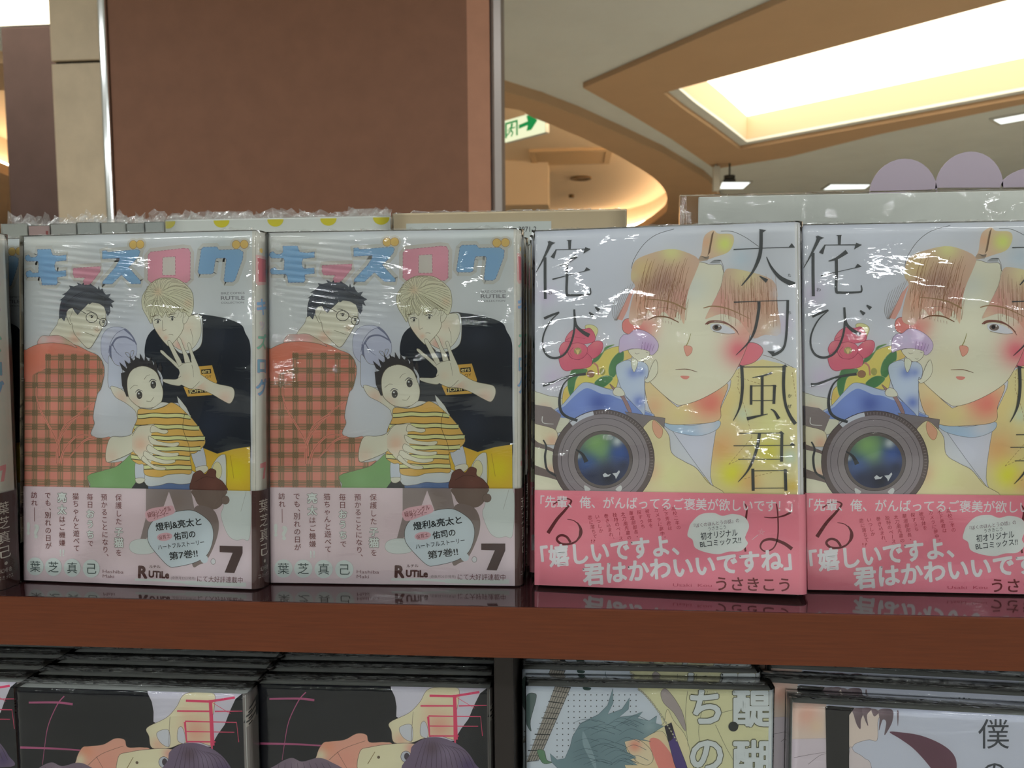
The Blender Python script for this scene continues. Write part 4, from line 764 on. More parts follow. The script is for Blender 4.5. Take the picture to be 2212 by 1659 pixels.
def art_d_cover(conv):
    A = Art(conv); Z = (1080, 1400, 3.568); A.crop = (0, 0, 1)
    A.F([(1120, 1470), (1680, 1470), (1680, 2500), (1120, 2500)], ph(160, 168, 178), sm=False)
    A.crop = Z; ln = ph(72, 72, 54); teal = ph(92, 116, 124); td = ph(56, 76, 84); dk = ph(34, 38, 40)
    A.F([(1060, 290), (2110, 310), (2110, 1500), (1500, 1500), (1400, 1000), (1260, 620), (1230, 500), (1150, 400)], ph(168, 166, 130), sm=False)
    A.pack(2)
    for j in range(13):
        for i in range(15):
            x = 440+i*43.5; y = 360+j*43.5
            if x < 520-j*6+abs(j)*0 and y < 560: continue
            if x+y > 1690: continue
            A.E(x, y, 4.5, dk, n=8)
    A.pack(0)
    A.F([(640, 300), (700, 305), (690, 325), (650, 322)], ph(40, 60, 56))
    # pointed guitar headstock and neck with fret grid
    A.F([(90, 240), (180, 262), (196, 300), (190, 440), (150, 500), (90, 430)], ph(62, 78, 78), line=dk, lw=.8); A.F([(205, 370), (270, 350), (278, 395), (235, 560), (240, 640), (200, 560)], ph(70, 88, 86), line=dk, lw=.8)
    for a, b, c, d in (((425, 290), (545, 300), (300, 860), (180, 880)), ((140, 560), (200, 500), (180, 700), (90, 760))):
        A.F([a, b, c, d], ph(126, 120, 112), sm=False, line=dk, lw=.8)
        for i in range(7):
            t = i/6; A.S([(a[0]+(b[0]-a[0])*t, a[1]+(b[1]-a[1])*t), (d[0]+(c[0]-d[0])*t, d[1]+(c[1]-d[1])*t)], 1.1, dk, sm=False)
        for i in range(15):
            t = i/14; A.S([(a[0]+(d[0]-a[0])*t, a[1]+(d[1]-a[1])*t-6), (b[0]+(c[0]-b[0])*t, b[1]+(c[1]-b[1])*t+6)], 2.0 if i % 3 == 0 else 1.1, dk, sm=False)
    A.F([(285, 790), (340, 790), (360, 860), (400, 880), (330, 885)], ph(76, 112, 84), line=dk, lw=.8)
    A.F([(90, 800), (200, 700), (210, 1000), (90, 1100)], ph(150, 150, 146), sm=False)
    # grey tie and shirt lines on the right
    A.F([(1240, 340), (1290, 320), (1400, 480), (1430, 640), (1340, 500), (1260, 420)], ph(132, 122, 122), line=ln, lw=.7)
    A.F([(1190, 640), (1260, 580), (1290, 470), (1340, 560), (1440, 700), (1500, 1000), (1500, 1200), (1300, 1000)], ph(186, 178, 140), line=ln, lw=.7)
    for p in ([(1445, 330), (1430, 520), (1450, 760)], [(1600, 330), (1530, 640), (1600, 900)], [(1660, 590), (1740, 760), (1820, 900)], [(1700, 500), (1850, 460)]): A.S(p, .8, ln, .5)
    # cheek, ear and teal hair
    A.F([(960, 700), (1100, 690), (1250, 640), (1330, 800), (1440, 1000), (1500, 1200), (1000, 1200)], ph(196, 176, 140), line=ln, lw=.8)
    A.F([(1150, 730), (1220, 700), (1330, 830), (1400, 1000), (1380, 1150), (1260, 1000)], ph(206, 118, 108))
    A.F([(955, 720), (1000, 690), (1080, 710), (1160, 780), (1180, 860), (1130, 900), (1040, 860)], ph(190, 176, 146), line=ln, lw=.9, blobs=[(1040, 750, 50, ph(200, 120, 100), .9)])
    HP = [(440, 1200), (470, 950), (400, 880), (385, 810), (440, 860), (500, 850), (540, 760), (560, 680), (620, 580), (760, 510), (830, 440), (870, 310), (872, 420), (830, 510), (940, 470), (1000, 380), (990, 470), (920, 530), (1020, 520), (1100, 490), (1060, 540), (1150, 560), (1210, 520), (1200, 580), (1265, 600), (1200, 640), (1100, 700), (1160, 720), (1040, 700), (960, 720), (980, 800), (1050, 840), (1000, 860), (1060, 900), (960, 900), (1000, 1000), (900, 1200)]
    A.F(HP, teal, sm=False, step=5, line=td, lw=.8, blobs=[(850, 560, 90, ph(104, 128, 136), .8), (650, 800, 120, ph(80, 104, 112), .7), (1150, 600, 60, ph(120, 140, 144), .7)])
    A.F([(640, 640), (690, 740), (735, 860), (740, 940), (690, 850), (640, 740)], ph(108, 130, 138))
    r = random.Random(5)
    for q in range(34):
        t = r.random(); x = 560+t*400; y = 560+r.random()*360
        A.S([(x, y), (x+90, y-30-20*t), (x+190, y-10)], .4, td, 1.0)
    # purple belt and chain
    A.F([(1268, 600), (1320, 572), (1360, 700), (1430, 880), (1500, 1100), (1440, 1150), (1340, 880)], ph(66, 50, 112), sm=False, line=dk, lw=.8); A.F([(1268, 600), (1320, 572), (1336, 620), (1330, 700), (1300, 720)], ph(34, 28, 40), sm=False)
    for q in range(22):
        t = q/21; A.E(1070+290*t, 320+390*t**1.3, 9, ph(150, 146, 130), ry=6, line=ln, lw=.6, rot=50)
    def outl(ch, x, y, h, wd=None): A.K(ch, x, y, h, ln, .05, wd); A.K(ch, x, y, h, ph(164, 170, 172), .03, wd)
    outl('ち', 1590, 450, 300); outl('の', 1592, 815, 290); outl('醍', 1938, 460, 300); outl('醐', 1942, 850, 300)
    A.E(1798, 603, 38, dk)
    return A
def art_e_cover(conv):
    A = Art(conv); Z = (1640, 1400, 3.867); A.crop = (0, 0, 1)
    A.F([(1700, 1480), (2300, 1480), (2300, 2500), (1700, 2500)], ph(160, 164, 178), sm=False)
    A.crop = Z; ln = ph(90, 78, 84); sk = ph(182, 166, 158)
    A.F([(270, 440), (560, 460), (560, 1500), (270, 1500)], ph(176, 160, 150), sm=False, step=6, blobs=[(400, 560, 110, ph(200, 152, 136), 1.0), (480, 650, 60, ph(190, 166, 140), .7)])
    A.F([(270, 760), (560, 752), (560, 1500), (270, 1500)], ph(164, 154, 162), sm=False, line=ln, lw=.7)
    for p in ([(290, 915), (420, 890), (560, 868)], [(410, 970), (500, 900), (560, 880)]): A.S(p, 1.0, ln, .6)
    A.F([(750, 520), (800, 500), (1000, 520), (990, 620), (985, 768), (920, 765), (850, 780), (800, 800), (752, 830)], ph(182, 168, 160), line=ln, lw=.8)
    A.F([(752, 870), (800, 870), (880, 920), (940, 1010), (960, 1500), (752, 1500)], ph(168, 158, 160), line=ln, lw=.7)
    hd = ph(88, 72, 80)
    for q in ([(780, 510), (880, 505), (850, 600), (845, 675), (815, 640), (790, 560)], [(860, 505), (940, 505), (900, 560), (910, 650), (880, 590)], [(940, 505), (1000, 530), (965, 570), (945, 545)], [(1000, 515), (1110, 515), (1115, 600), (1080, 680), (1045, 725), (1060, 620), (1030, 600), (1000, 690), (1005, 590)], [(1150, 530), (1165, 535), (1158, 655)]): A.F(q, hd, blobs=[(q[0][0], q[0][1], 60, ph(120, 104, 110), .5)])
    A.F([(552, 490), (580, 480), (700, 490), (795, 500), (752, 560), (750, 1500), (572, 1500)], ph(30, 28, 30), sm=False)
    A.F([(1088, 700), (1200, 705), (1350, 730), (1500, 790), (1600, 860), (1645, 940), (1640, 1040), (1560, 1200), (1440, 1010), (1300, 850), (1180, 760)], ph(88, 52, 68))
    A.K('僕', 1960, 715, 270, ph(48, 52, 60), -.008); A.K('の', 1960, 1045, 250, ph(48, 52, 60), -.008)
    return A
# ------------------------------------------------------------------ materials of the place
M = {}
M['ceil'] = mat('painted_ceiling', rgb(246, 252, 250), 0.9, 0.2, 0.05, 3)
M['soffit'] = mat('tan_soffit_paint', rgb(222, 188, 152), 0.85, 0.2, 0.05, 3)
M['cove'] = mat('cream_cove_paint', rgb(238, 216, 186), 0.85, 0.2)
M['floor'] = mat('shop_floor_tile', rgb(226, 222, 210), 0.35, 0.5, 0.12, 4)
M['wallp'] = mat('shop_wall_paint', rgb(198, 184, 160), 0.85, 0.2, 0.06, 2)
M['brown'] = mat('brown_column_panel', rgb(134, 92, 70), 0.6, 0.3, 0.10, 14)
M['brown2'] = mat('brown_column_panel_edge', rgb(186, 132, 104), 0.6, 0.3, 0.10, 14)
M['purple'] = mat('dull_purple_panel', rgb(84, 68, 68), 0.7, 0.3, 0.12, 10)
M['stone'] = mat('beige_column_stone', rgb(206, 184, 154), 0.5, 0.4, 0.16, 9, bump=0.1)
M['chrome'] = mat('chrome_trim', (0.75, 0.75, 0.76), 0.14, metal=1.0)
M['steel'] = mat('dull_steel_trim', rgb(150, 140, 135), 0.35, metal=0.8)
M['dark'] = mat('dark_joint', rgb(40, 34, 28), 0.9)
M['glow_warm'] = emit('warm_luminous_ceiling', (1.0, 0.86, 0.64), 4.0)
M['glow_cove'] = emit('cove_lamp_tube', (1.0, 0.80, 0.54), 26.0)
M['glow_cool'] = emit('cool_panel_diffuser', (0.95, 1.0, 0.95), 2.2)
M['shelftop'] = mat('dark_lacquered_shelf_top', rgb(58, 32, 34), 0.10, 0.6, 0.25, 30, stretch=(1, 8, 1), coat=0.6)
M['shelfedge'] = mat('brown_wood_shelf_edge', rgb(104, 50, 24), 0.45, 0.25, 0.22, 60, stretch=(0.6, 1, 14))
M['shelfdark'] = mat('black_shelf_interior', rgb(40, 34, 32), 0.6, 0.3)
M['page'] = mat('page_block_paper', rgb(196, 194, 184), 0.9, 0.1, 0.25, 60, stretch=(1, 60, 1), c2=rgb(150, 148, 138))
M['paged'] = mat('page_block_grey_paper', rgb(232, 236, 232), 0.9, 0.1, 0.3, 60, stretch=(1, 60, 1), c2=rgb(190, 194, 190))
M['ink'] = ink_mat('printed_glossy_cover'); M['inkm'] = ink_mat('printed_band_paper', 0.5)
M['jacket_white'] = mat('white_dust_jacket', ph(162, 162, 156), 0.35, 0.4)
M['jacket_b'] = mat('pale_grey_dust_jacket', ph(160, 160, 162), 0.35, 0.4)
M['jacket_c'] = mat('black_dust_jacket', ph(34, 34, 38), 0.35, 0.4)
M['jacket_cs'] = mat('grey_black_spine_jacket', ph(96, 90, 90), 0.4, 0.4)
M['jacket_d'] = mat('bluish_white_dust_jacket', ph(150, 156, 160), 0.35, 0.4)
M['band_pink'] = mat('pale_pink_paper_band', ph(176, 160, 165), 0.45, 0.4)
M['band_brown'] = mat('brown_band_spine', ph(66, 42, 40), 0.45, 0.4)
M['band_rose'] = mat('rose_pink_paper_band', ph(206, 112, 128), 0.45, 0.4)
M['film'] = film_mat('clear_shrink_film', 0.12, 2.2, 0.25)
M['film_a'] = film_mat('clear_shrink_film_wrinkled', 0.14, 2.6, 0.22, ior=1.47, sx=(22, 140), pull=0.7)
M['film_low'] = film_mat('clear_shrink_film_taut', 0.5, 1.5, 0.4, sx=(30, 160))
M['crumple'] = film_mat('crumpled_film_seam', 1.2, 1, 1.5, ior=1.7, tint=(0.93, 0.92, 0.91), haze=0.16, sx=(160, 160), rough=0.05)
M['card'] = mat('white_card', rgb(224, 226, 220), 0.7, 0.2)
M['beigecard'] = mat('beige_book_cover', rgb(212, 194, 162), 0.6, 0.3, 0.05, 20)
M['label'] = mat('white_paper_label', rgb(214, 218, 214), 0.7, 0.2)
M['blackink'] = mat('black_print', rgb(40, 40, 44), 0.6)
M['yellow'] = mat('yellow_dot_print', rgb(222, 210, 40), 0.6)
M['cloud'] = mat('pale_lavender_card', rgb(196, 182, 198), 0.7, 0.2)
M['exitface'] = emit('lit_exit_sign_face', (0.92, 0.95, 0.62), 1.25)
M['green'] = emit('exit_sign_green', (0.02, 0.32, 0.08), 1.0)
M['bronze'] = mat('dark_bronze_fitting', rgb(110, 84, 44), 0.5)
M['blackplastic'] = mat('black_plastic', rgb(30, 34, 30), 0.4)
M['grille'] = mat('cream_vent_grille', rgb(206, 178, 140), 0.8)

def struct(name, me, m, parent=None, **k):
    o = link(name, me, m, parent)
    if parent is None: o['kind'] = 'structure'
    return o

# ------------------------------------------------------------------ the shop: floor, walls, ceiling with trough and oval cove
FZ = -1.2
struct('floor', box_me('floor', -9, 9, -14, 14, FZ-0.1, FZ), M['floor'])
struct('wall_back', box_me('wall', -9, 9, -14.1, -14, FZ, 1.9), mat('dim_back_wall', rgb(120, 110, 98), 0.8, 0.2, 0.1, 2))
struct('wall_front', box_me('wall', -9, 9, 14, 14.1, FZ, 2.2), M['wallp'])
struct('wall_left', box_me('wall', -9.1, -9, -14, 14, FZ, 2.2), M['wallp'])
struct('wall_right', box_me('wall', 9, 9.1, -14, 14, FZ, 2.2), M['wallp'])
TR = [(0.620, 4.632), (0.762, 4.927), (1.027, 5.425), (1.320, 6.001), (4.005, 3.790), (3.203, 2.370)]
def grow(P, d):
    c = Vector((sum(p[0] for p in P)/len(P), sum(p[1] for p in P)/len(P))); out = []
    n = len(P); area2 = sum(P[i][0]*P[(i+1) % n][1]-P[(i+1) % n][0]*P[i][1] for i in range(n)); sg = 1 if area2 > 0 else -1
    for i in range(n):
        a, b, e = Vector(P[i-1]), Vector(P[i]), Vector(P[(i+1) % n])
        d1 = (b-a).normalized(); d2 = (e-b).normalized(); n1 = Vector((d1.y, -d1.x))*sg; n2 = Vector((d2.y, -d2.x))*sg
        m = (n1+n2); m = m/max(0.3, m.length_squared)*2
        out.append(tuple(b+m*d))
    return out
OV = [(-9*0+-3.6, 4.15), (-2.4, 4.28), (-1.2, 4.48), (-0.402, 4.710), (-0.245, 4.935), (0.051, 5.445), (0.340, 6.029), (0.663, 6.805), (0.850, 7.395), (0.980, 8.050), (1.065, 8.80), (1.071, 9.293), (0.976, 10.287), (0.771, 11.080), (0.2, 11.7), (-0.8, 12.0), (-2.2, 12.0), (-3.6, 11.6), (-4.6, 10.2), (-5.0, 8.0), (-4.6, 5.6)]
OV = [tuple(p) for p in smooth_pts(OV, True, 4)]
OVB = grow(OV, 0.20)
BO = [(-8.9, 3.2), (-2.5, 3.72), (-1.0, 4.05), (-0.374, 4.387), (-0.175, 4.622), (0.046, 4.934), (0.336, 5.413), (0.691, 6.022), (1.170, 7.001), (1.366, 7.524), (1.62, 8.5), (1.66, 9.6), (1.5, 11.0), (1.1, 12.3), (0.2, 13.4), (-8.9, 13.4)]
struct('ceiling', prism_me('ceiling', [(-9, -14), (9, -14), (9, 14), (-9, 14)], 1.53, 1.55, [grow(TR, 0.0), OVB]), M['ceil'])
tr1 = struct('trim_1', prism_me('oval_soffit', BO, 1.47, 1.56, [OV]), M['soffit'])
TB = [(0.068, 4.473), (0.337, 4.964), (0.721, 5.711), (1.205, 6.752), (1.236, 6.812), (1.732, 6.421), (2.187, 5.735), (2.791, 5.066), (5.2, 2.36), (3.5, -0.01)]
struct('trim_2', prism_me('trough_soffit', TB, 1.50, 1.529, [grow(TR, 0.07)]), M['soffit'])
def ring_walls(P, z0, z1, th, name, m):
    return struct(name, prism_me(name, grow(P, th), z0, z1, [P]), m)
ring_walls(TR, 1.551, 1.72, 0.03, 'trim_3', M['cove'])
struct('trim_4', prism_me('luminous_trough_panel', grow(TR, 0.04), 1.721, 1.73), M['glow_warm'])
ring_walls(OVB, 1.551, 1.87, 0.03, 'trim_5', M['cove'])
struct('trim_6', prism_me('upper_ceiling', grow(OVB, 0.05), 1.871, 1.88), M['cove'])
# lamp tube hidden in the oval cove
def tube(P, r, z, closed=True, seg=6):
    vs = []; fs = []; n = len(P)
    for i, p in enumerate(P):
        a = Vector(P[i-1]); b = Vector(P[(i+1) % n]); d = (b-a).normalized(); nn = Vector((-d.y, d.x))
        for k in range(seg):
            t = 2*pi*k/seg; vs.append((p[0]+nn.x*r*cos(t), p[1]+nn.y*r*cos(t), z+r*sin(t)))
    for i in range(n if closed else n-1):
        for k in range(seg): fs.append((i*seg+k, i*seg+(k+1) % seg, ((i+1) % n)*seg+(k+1) % seg, ((i+1) % n)*seg+k))
    return mesh('tube', vs, fs, True)
struct('trim_7', tube(grow(OV, 0.11), 0.016, 1.60), M['glow_cove'])
# a second luminous recess to the left, over the beige column
LR = [(-3.4, 2.35), (-1.55, 2.35), (-1.55, 3.365), (-3.4, 3.365)]
struct('trim_8', prism_me('left_luminous_panel', LR, 1.515, 1.529), M['glow_warm'])
# sloping bulkhead seen through the oval
struct('trim_9', box_me('bulkhead', -1.6, -0.238, 8.0, 8.5, 1.42, 1.87), M['cove'])

# columns
c = tag(empty('shop_column', (-0.86, 2.2, FZ)), 'broad brown panelled column rising behind the books, chrome strip on its left edge', 'column')
H = 2.729
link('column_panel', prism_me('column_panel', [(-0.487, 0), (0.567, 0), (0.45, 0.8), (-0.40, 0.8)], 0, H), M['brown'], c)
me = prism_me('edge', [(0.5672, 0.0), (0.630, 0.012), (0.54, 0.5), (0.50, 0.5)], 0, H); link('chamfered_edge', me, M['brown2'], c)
link('corner_trim', prism_me('corner_trim', [(0.632, 0.016), (0.642, 0.008), (0.662, 0.008), (0.671, 0.018), (0.60, 0.30), (0.57, 0.30)], 0, H-0.1), M['steel'], c)
link('edge_strip', box_me('edge_strip', -0.512, -0.489, -0.012, 0.05, 0, H, 0.006), M['chrome'], c)
s = tag(empty('stone_column', (-1.45, 2.2, FZ)), 'beige stone faced column beside the chrome strip of the brown one', 'column')
link('stone_panel', box_me('stone_panel', -0.078, 0.078, 0.0, 0.6, 0, 2.122, 0.004), M['stone'], s)
link('stone_panel', box_me('stone_panel', -0.078, 0.078, 0.0, 0.6, 2.130, H, 0.004), M['stone'], s)
link('joint', box_me('joint', -0.070, 0.070, 0.012, 0.59, 2.1225, 2.1295), M['dark'], s)
p = tag(link('purple_column', box_me('purple_column', -2.572, -1.90, 3.368, 3.9, FZ, 1.512, 0.01), M['purple']), 'dull purple-brown column further back at the far left', 'column')

# exit sign
xs = tag(empty('exit_sign', (-0.334, 5.5555, 1.50), (0, 0, math.atan2(5.42-5.691, -0.18+0.488))), 'lit exit sign with a green running figure and arrow, under the oval ceiling', 'sign')
link('sign_housing', box_me('sign_housing', -0.206, 0.206, 0.004, 0.04, -0.003, 0.158, 0.004), M['card'], xs)
link('sign_face', box_me('sign_face', -0.203, 0.203, 0.0, 0.003, 0.0, 0.155), M['exitface'], xs)
XA = Art(lambda u, v: ((-.056+(u-.075)*1.8 if u > .066 else -.197+(u+.03)*1.45), .004+v*1.2)); XA.crop = (0, 0, 1)
g1 = (0.02, 0.30, 0.08)
XA.F([(.075, .055), (.125, .062), (.118, .03), (.145, .03), (.178, .075), (.145, .118), (.118, .118), (.125, .085), (.075, .078)], g1, sm=False)
for P in ([(-.03, .02), (-.018, .02), (-.018, .11), (-.03, .11)], [(.048, .02), (.06, .02), (.06, .11), (.048, .11)], [(-.03, .10), (.06, .10), (.06, .112), (-.03, .112)]): XA.F(P, g1, sm=False)
XA.E(.018, .09, .009, g1); XA.S([(.016, .082), (.010, .058)], .014, g1, .012); XA.S([(.010, .06), (.024, .042), (.012, .022)], .009, g1); XA.S([(.010, .06), (-.004, .045), (-.018, .034)], .009, g1); XA.S([(.016, .078), (.032, .068), (.04, .076)], .007, g1); XA.S([(.014, .078), (-.002, .07), (-.008, .056)], .007, g1)
XA.build('sign_print', lambda u, v, o: (u, -0.0002-o, v), M['green'], xs)
link('hanging_rod', box_me('rod', -0.01, 0.01, 0.015, 0.03, 0.158, 0.37), M['card'], xs)

# fittings on the upper ceiling
v = tag(empty('ceiling_vent', (-0.008, 7.82, 1.871)), 'square cream air vent set in the oval ceiling', 'vent')
link('vent_frame', prism_me('vent_frame', [(-.4, -.31), (.4, -.31), (.4, .31), (-.4, .31)], -0.03, 0.0, [[(-.34, -.25), (.34, -.25), (.34, .25), (-.34, .25)]]), M['grille'], v)
for k in range(9): link('slat', box_me('slat', -.335, .335, -.24+k*.055, -.22+k*.055, -0.026, -0.002), M['grille'], v)
dl = tag(empty('recessed_spotlight', (0.108, 8.97, 1.871)), 'round bronze recessed fitting on the oval ceiling beyond the vent', 'ceiling light')
def disc_me(name, r, z0, z1, n=24, hole=None):
    return prism_me(name, [(r*cos(2*pi*k/n), r*sin(2*pi*k/n)) for k in range(n)], z0, z1, [[(hole*cos(2*pi*k/n), hole*sin(2*pi*k/n)) for k in range(n)]] if hole else [])
link('ring', disc_me('ring', 0.12, -0.02, 0.0, hole=0.085), M['bronze'], dl); link('reflector', disc_me('reflector', 0.085, -0.012, -0.002), M['bronze'], dl)
tag(link('ceiling_sprinkler', disc_me('sprinkler', 0.035, -0.04, 0.0, 12), M['bronze']), 'tiny bronze sprinkler head on the oval ceiling beyond the round fitting', 'sprinkler').location = (0.0, 10.08, 1.871)
# rectangular lights on the far plain ceiling
for (pts, lab) in (([(1.433, 7.532), (1.704, 7.563), (1.709, 7.907), (1.477, 7.879)], 'small lit ceiling panel beside the hanging white sign'),
                   ([(2.521, 7.777), (2.909, 7.822), (2.941, 8.051), (2.535, 8.056)], 'lit rectangular ceiling panel just left of the cloud card'),
                   ([(2.833, 5.496), (3.50, 4.85), (3.60, 5.00), (2.95, 5.62)], 'lit rectangular ceiling panel at the right edge above the cloud card')):
    cx = sum(q[0] for q in pts)/4; cy = sum(q[1] for q in pts)/4; P = [(q[0]-cx, q[1]-cy) for q in pts]
    e = tag(empty('ceiling_panel_light', (cx, cy, 1.5295)), lab, 'ceiling light')
    link('frame', prism_me('frame', grow(P, 0.02), -0.012, 0.0, [P]), M['card'], e); link('diffuser', prism_me('diffuser', P, -0.009, -0.003), M['glow_cool'], e)
sg = tag(empty('hanging_sign', (1.20, 6.62, 1.28)), 'small white sign board hanging edge-on near the far ceiling panels', 'sign')
link('board', box_me('board', -0.018, 0.036, -0.03, 0.03, 0.0, 0.20, 0.003), M['card'], sg); link('rod', box_me('rod', 0.0, 0.01, -0.005, 0.005, 0.20, 0.249), M['card'], sg)
tk = tag(empty('track_spotlight', (1.315, 6.6, 1.40)), 'small dark spotlight on a stem beside the hanging white sign', 'spotlight')
link('stem', box_me('stem', -0.006, 0.006, -0.006, 0.006, 0.0, 0.129), M['blackplastic'], tk)
link('lamp_head', disc_me('lamp_head', 0.045, -0.03, 0.0, 16), M['blackplastic'], tk); link('yoke', box_me('yoke', -0.05, 0.05, -0.008, 0.008, -0.05, -0.03, 0.003), M['blackplastic'], tk)

# ------------------------------------------------------------------ display bookcase
bc = tag(empty('bookcase', (0, 0.3517, FZ)), 'brown wooden display bookcase with a dark glossy top carrying the comics', 'bookcase')
Z0 = -FZ
link('top_board', box_me('top_board', -1.3, 1.3, 0.0008, 0.40, Z0-0.0242, Z0, 0.0006), M['shelftop'], bc)
link('front_edging', box_me('front_edging', -1.3, 1.3, -0.0008, 0.0006, Z0-0.0244, Z0+0.0001, 0.0004), M['shelfedge'], bc)
LZ = -0.2443
link('lower_shelf', box_me('lower_shelf', -1.3, 1.3, 0.0, 0.40, Z0+LZ-0.024, Z0+LZ, 0.001), M['shelftop'], bc)
link('lower_edging', box_me('lower_edging', -1.3, 1.3, -0.002, -0.0003, Z0+LZ-0.024, Z0+LZ, 0.0004), M['shelfedge'], bc)
link('divider', box_me('divider', -0.0402, -0.0300, 0.028, 0.385, Z0+LZ+0.0002, Z0-0.0248, 0.001), M['shelfdark'], bc)
link('back_panel', box_me('back_panel', -1.3, 1.3, 0.386, 0.399, Z0+LZ+0.0002, Z0-0.0248), M['shelfdark'], bc)
link('side_panel', box_me('side_panel', -1.32, -1.301, 0.0, 0.40, 0, Z0), M['shelfedge'], bc); link('side_panel', box_me('side_panel', 1.301, 1.32, 0.0, 0.40, 0, Z0), M['shelfedge'], bc)
link('base_cabinet', box_me('base_cabinet', -1.3, 1.3, 0.01, 0.39, 0.0, Z0+LZ-0.0245), M['shelfdark'], bc)

# ------------------------------------------------------------------ comics
def profile(w, t, off=0.0):
    """dust jacket seen from above: flat front, rounded hinge, spine, flat back (mm)"""
    raw = [(0, 0), (w, 0), (w+.9, .18), (w+1.8, .7), (w+2.6, 1.5), (w+3.1, 2.6), (w+3.4, 4.0), (w+3.5, t-2.2), (w+3.2, t-1.0), (w+2.4, t-.3), (w+1.2, t), (0, t)]
    out = []
    for i, p in enumerate(raw):
        a = Vector(raw[max(i-1, 0)]); b = Vector(raw[min(i+1, len(raw)-1)]); d = (b-a).normalized(); n = Vector((d.y, -d.x))
        out.append((p[0]+n.x*off, p[1]+n.y*off))
    return out
def prof_map(w, t):
    raw = profile(w, t); cum = [0]
    for a, b in zip(raw, raw[1:]): cum.append(cum[-1]+math.dist(a, b))
    def fn(u, v, o):
        o = o*1000
        if u <= w: return (u/1000, -o/1000, v/1000)
        k = 1
        while k < len(raw)-2 and cum[k+1] < u: k += 1
        a = Vector(raw[k]); b = Vector(raw[k+1]); s = (u-cum[k])/(cum[k+1]-cum[k]); p = a+(b-a)*s; d = (b-a).normalized(); n = Vector((d.y, -d.x))
        return ((p.x+n.x*o)/1000, (p.y+n.y*o)/1000, v/1000)
    return fn
def sheet(name, prof, z0, z1):
    n = len(prof); vs = [(x/1000, y/1000, z/1000) for z in (z0, z1) for x, y in prof]
    me = mesh(name, vs, [(i, i+1, n+i+1, n+i) for i in range(n-1)], True); return me
def film_me(w, h, t, seed, amp=0.10, off=0.55, ridge=2.0):
    r = random.Random(seed); P = profile(w, t, off); P = [(-off, -off)]+[(x, y) for x, y in P[1:-1]]+[(-off, t+off)]
    loop = []
    for a, b in zip(P, P[1:]+[P[0]]):
        d = math.dist(a, b); k = max(1, int(d/4))
        for i in range(k): loop.append((a[0]+(b[0]-a[0])*i/k, a[1]+(b[1]-a[1])*i/k))
    n = len(loop); rows = 44; ph_ = [r.uniform(0, 6.28) for _ in range(8)]
    vs = []
    for j in range(rows+1):
        z = -0.2+(h+0.5)*j/rows
        for i, (x, y) in enumerate(loop):
            a = amp*(2.2*sin(z*.07+x*.03+ph_[0])+.9*sin(z*.15-x*.06+ph_[1])+.6*sin(x*.11+z*.05+ph_[2])+.12*sin(z*.5+x*.3+ph_[3]))*.5
            e = min(1, (h-z)/14, z/8+.2); a = max(-.35, min(.35, a))*max(0, e)
            if y < t*.5: y2 = y-a
            else: y2 = y+a
            vs.append((x/1000, y2/1000, z/1000))
    fs = [(j*n+i, j*n+(i+1) % n, (j+1)*n+(i+1) % n, (j+1)*n+i) for j in range(rows) for i in range(n)]
    fs.append(tuple(rows*n+i for i in range(n)))
    return mesh('shrink_wrap', vs, fs, True)
def seam_me(x0, x1, y0, y1, z, hmin, hmax, seed, layers=3, step=2.2):
    """crumpled, heat-sealed edge of the film standing up as jagged folds"""
    r = random.Random(seed); vs = []; fs = []
    for L in range(layers):
        y = y0+(y1-y0)*(L+.5)/layers; x = x0; b = len(vs); k = 0; hh = r.uniform(hmin, hmax)
        while x <= x1:
            hh = max(hmin, min(hmax, hh+r.uniform(-1, 1)*(hmax-hmin)*.55))
            if r.random() < .06: hh = hmax*1.25
            dy = r.uniform(-.9, .9)
            vs += [(x/1000, (y+dy*.3)/1000, (z-.2)/1000), ((x+r.uniform(-.6, .6))/1000, (y+dy)/1000, (z+hh*.5)/1000), ((x+r.uniform(-1.2, 1.2))/1000, (y-dy*1.4)/1000, (z+hh)/1000)]
            if k: q = b+3*k; fs += [(q-3, q, q+1, q-2), (q-2, q+1, q+2, q-1)]
            x += step*r.uniform(.6, 1.5); k += 1
    return mesh('film_seam', vs, fs)
def spine_build(art, w, t, name, m, parent, off):
    vs = [(u, v, n*2e-3) for u, v, n in art.V]
    me = bpy.data.meshes.new(name); me.from_pydata(vs, [], art.Fc); me.update()
    a = me.color_attributes.new('ink', 'FLOAT_COLOR', 'POINT'); a.data.foreach_set('color', [x for cc in art.C for x in (*cc, 1.0)])
    bm = bmesh.new(); bm.from_mesh(me)
    cum = 0; raw = profile(w, t); cuts = []
    for p, q in zip(raw, raw[1:]): cum += math.dist(p, q); cuts.append(cum)
    for cc in cuts[:-1]: bmesh.ops.bisect_plane(bm, geom=bm.verts[:]+bm.edges[:]+bm.faces[:], dist=1e-5, plane_co=(cc, 0, 0), plane_no=(1, 0, 0))
    fn = prof_map(w, t)
    for v in bm.verts: v.co = Vector(fn(v.co.x, v.co.y, (v.co.z+off)/1000))
    bm.to_mesh(me); bm.free()
    return link(name, me, m, parent)
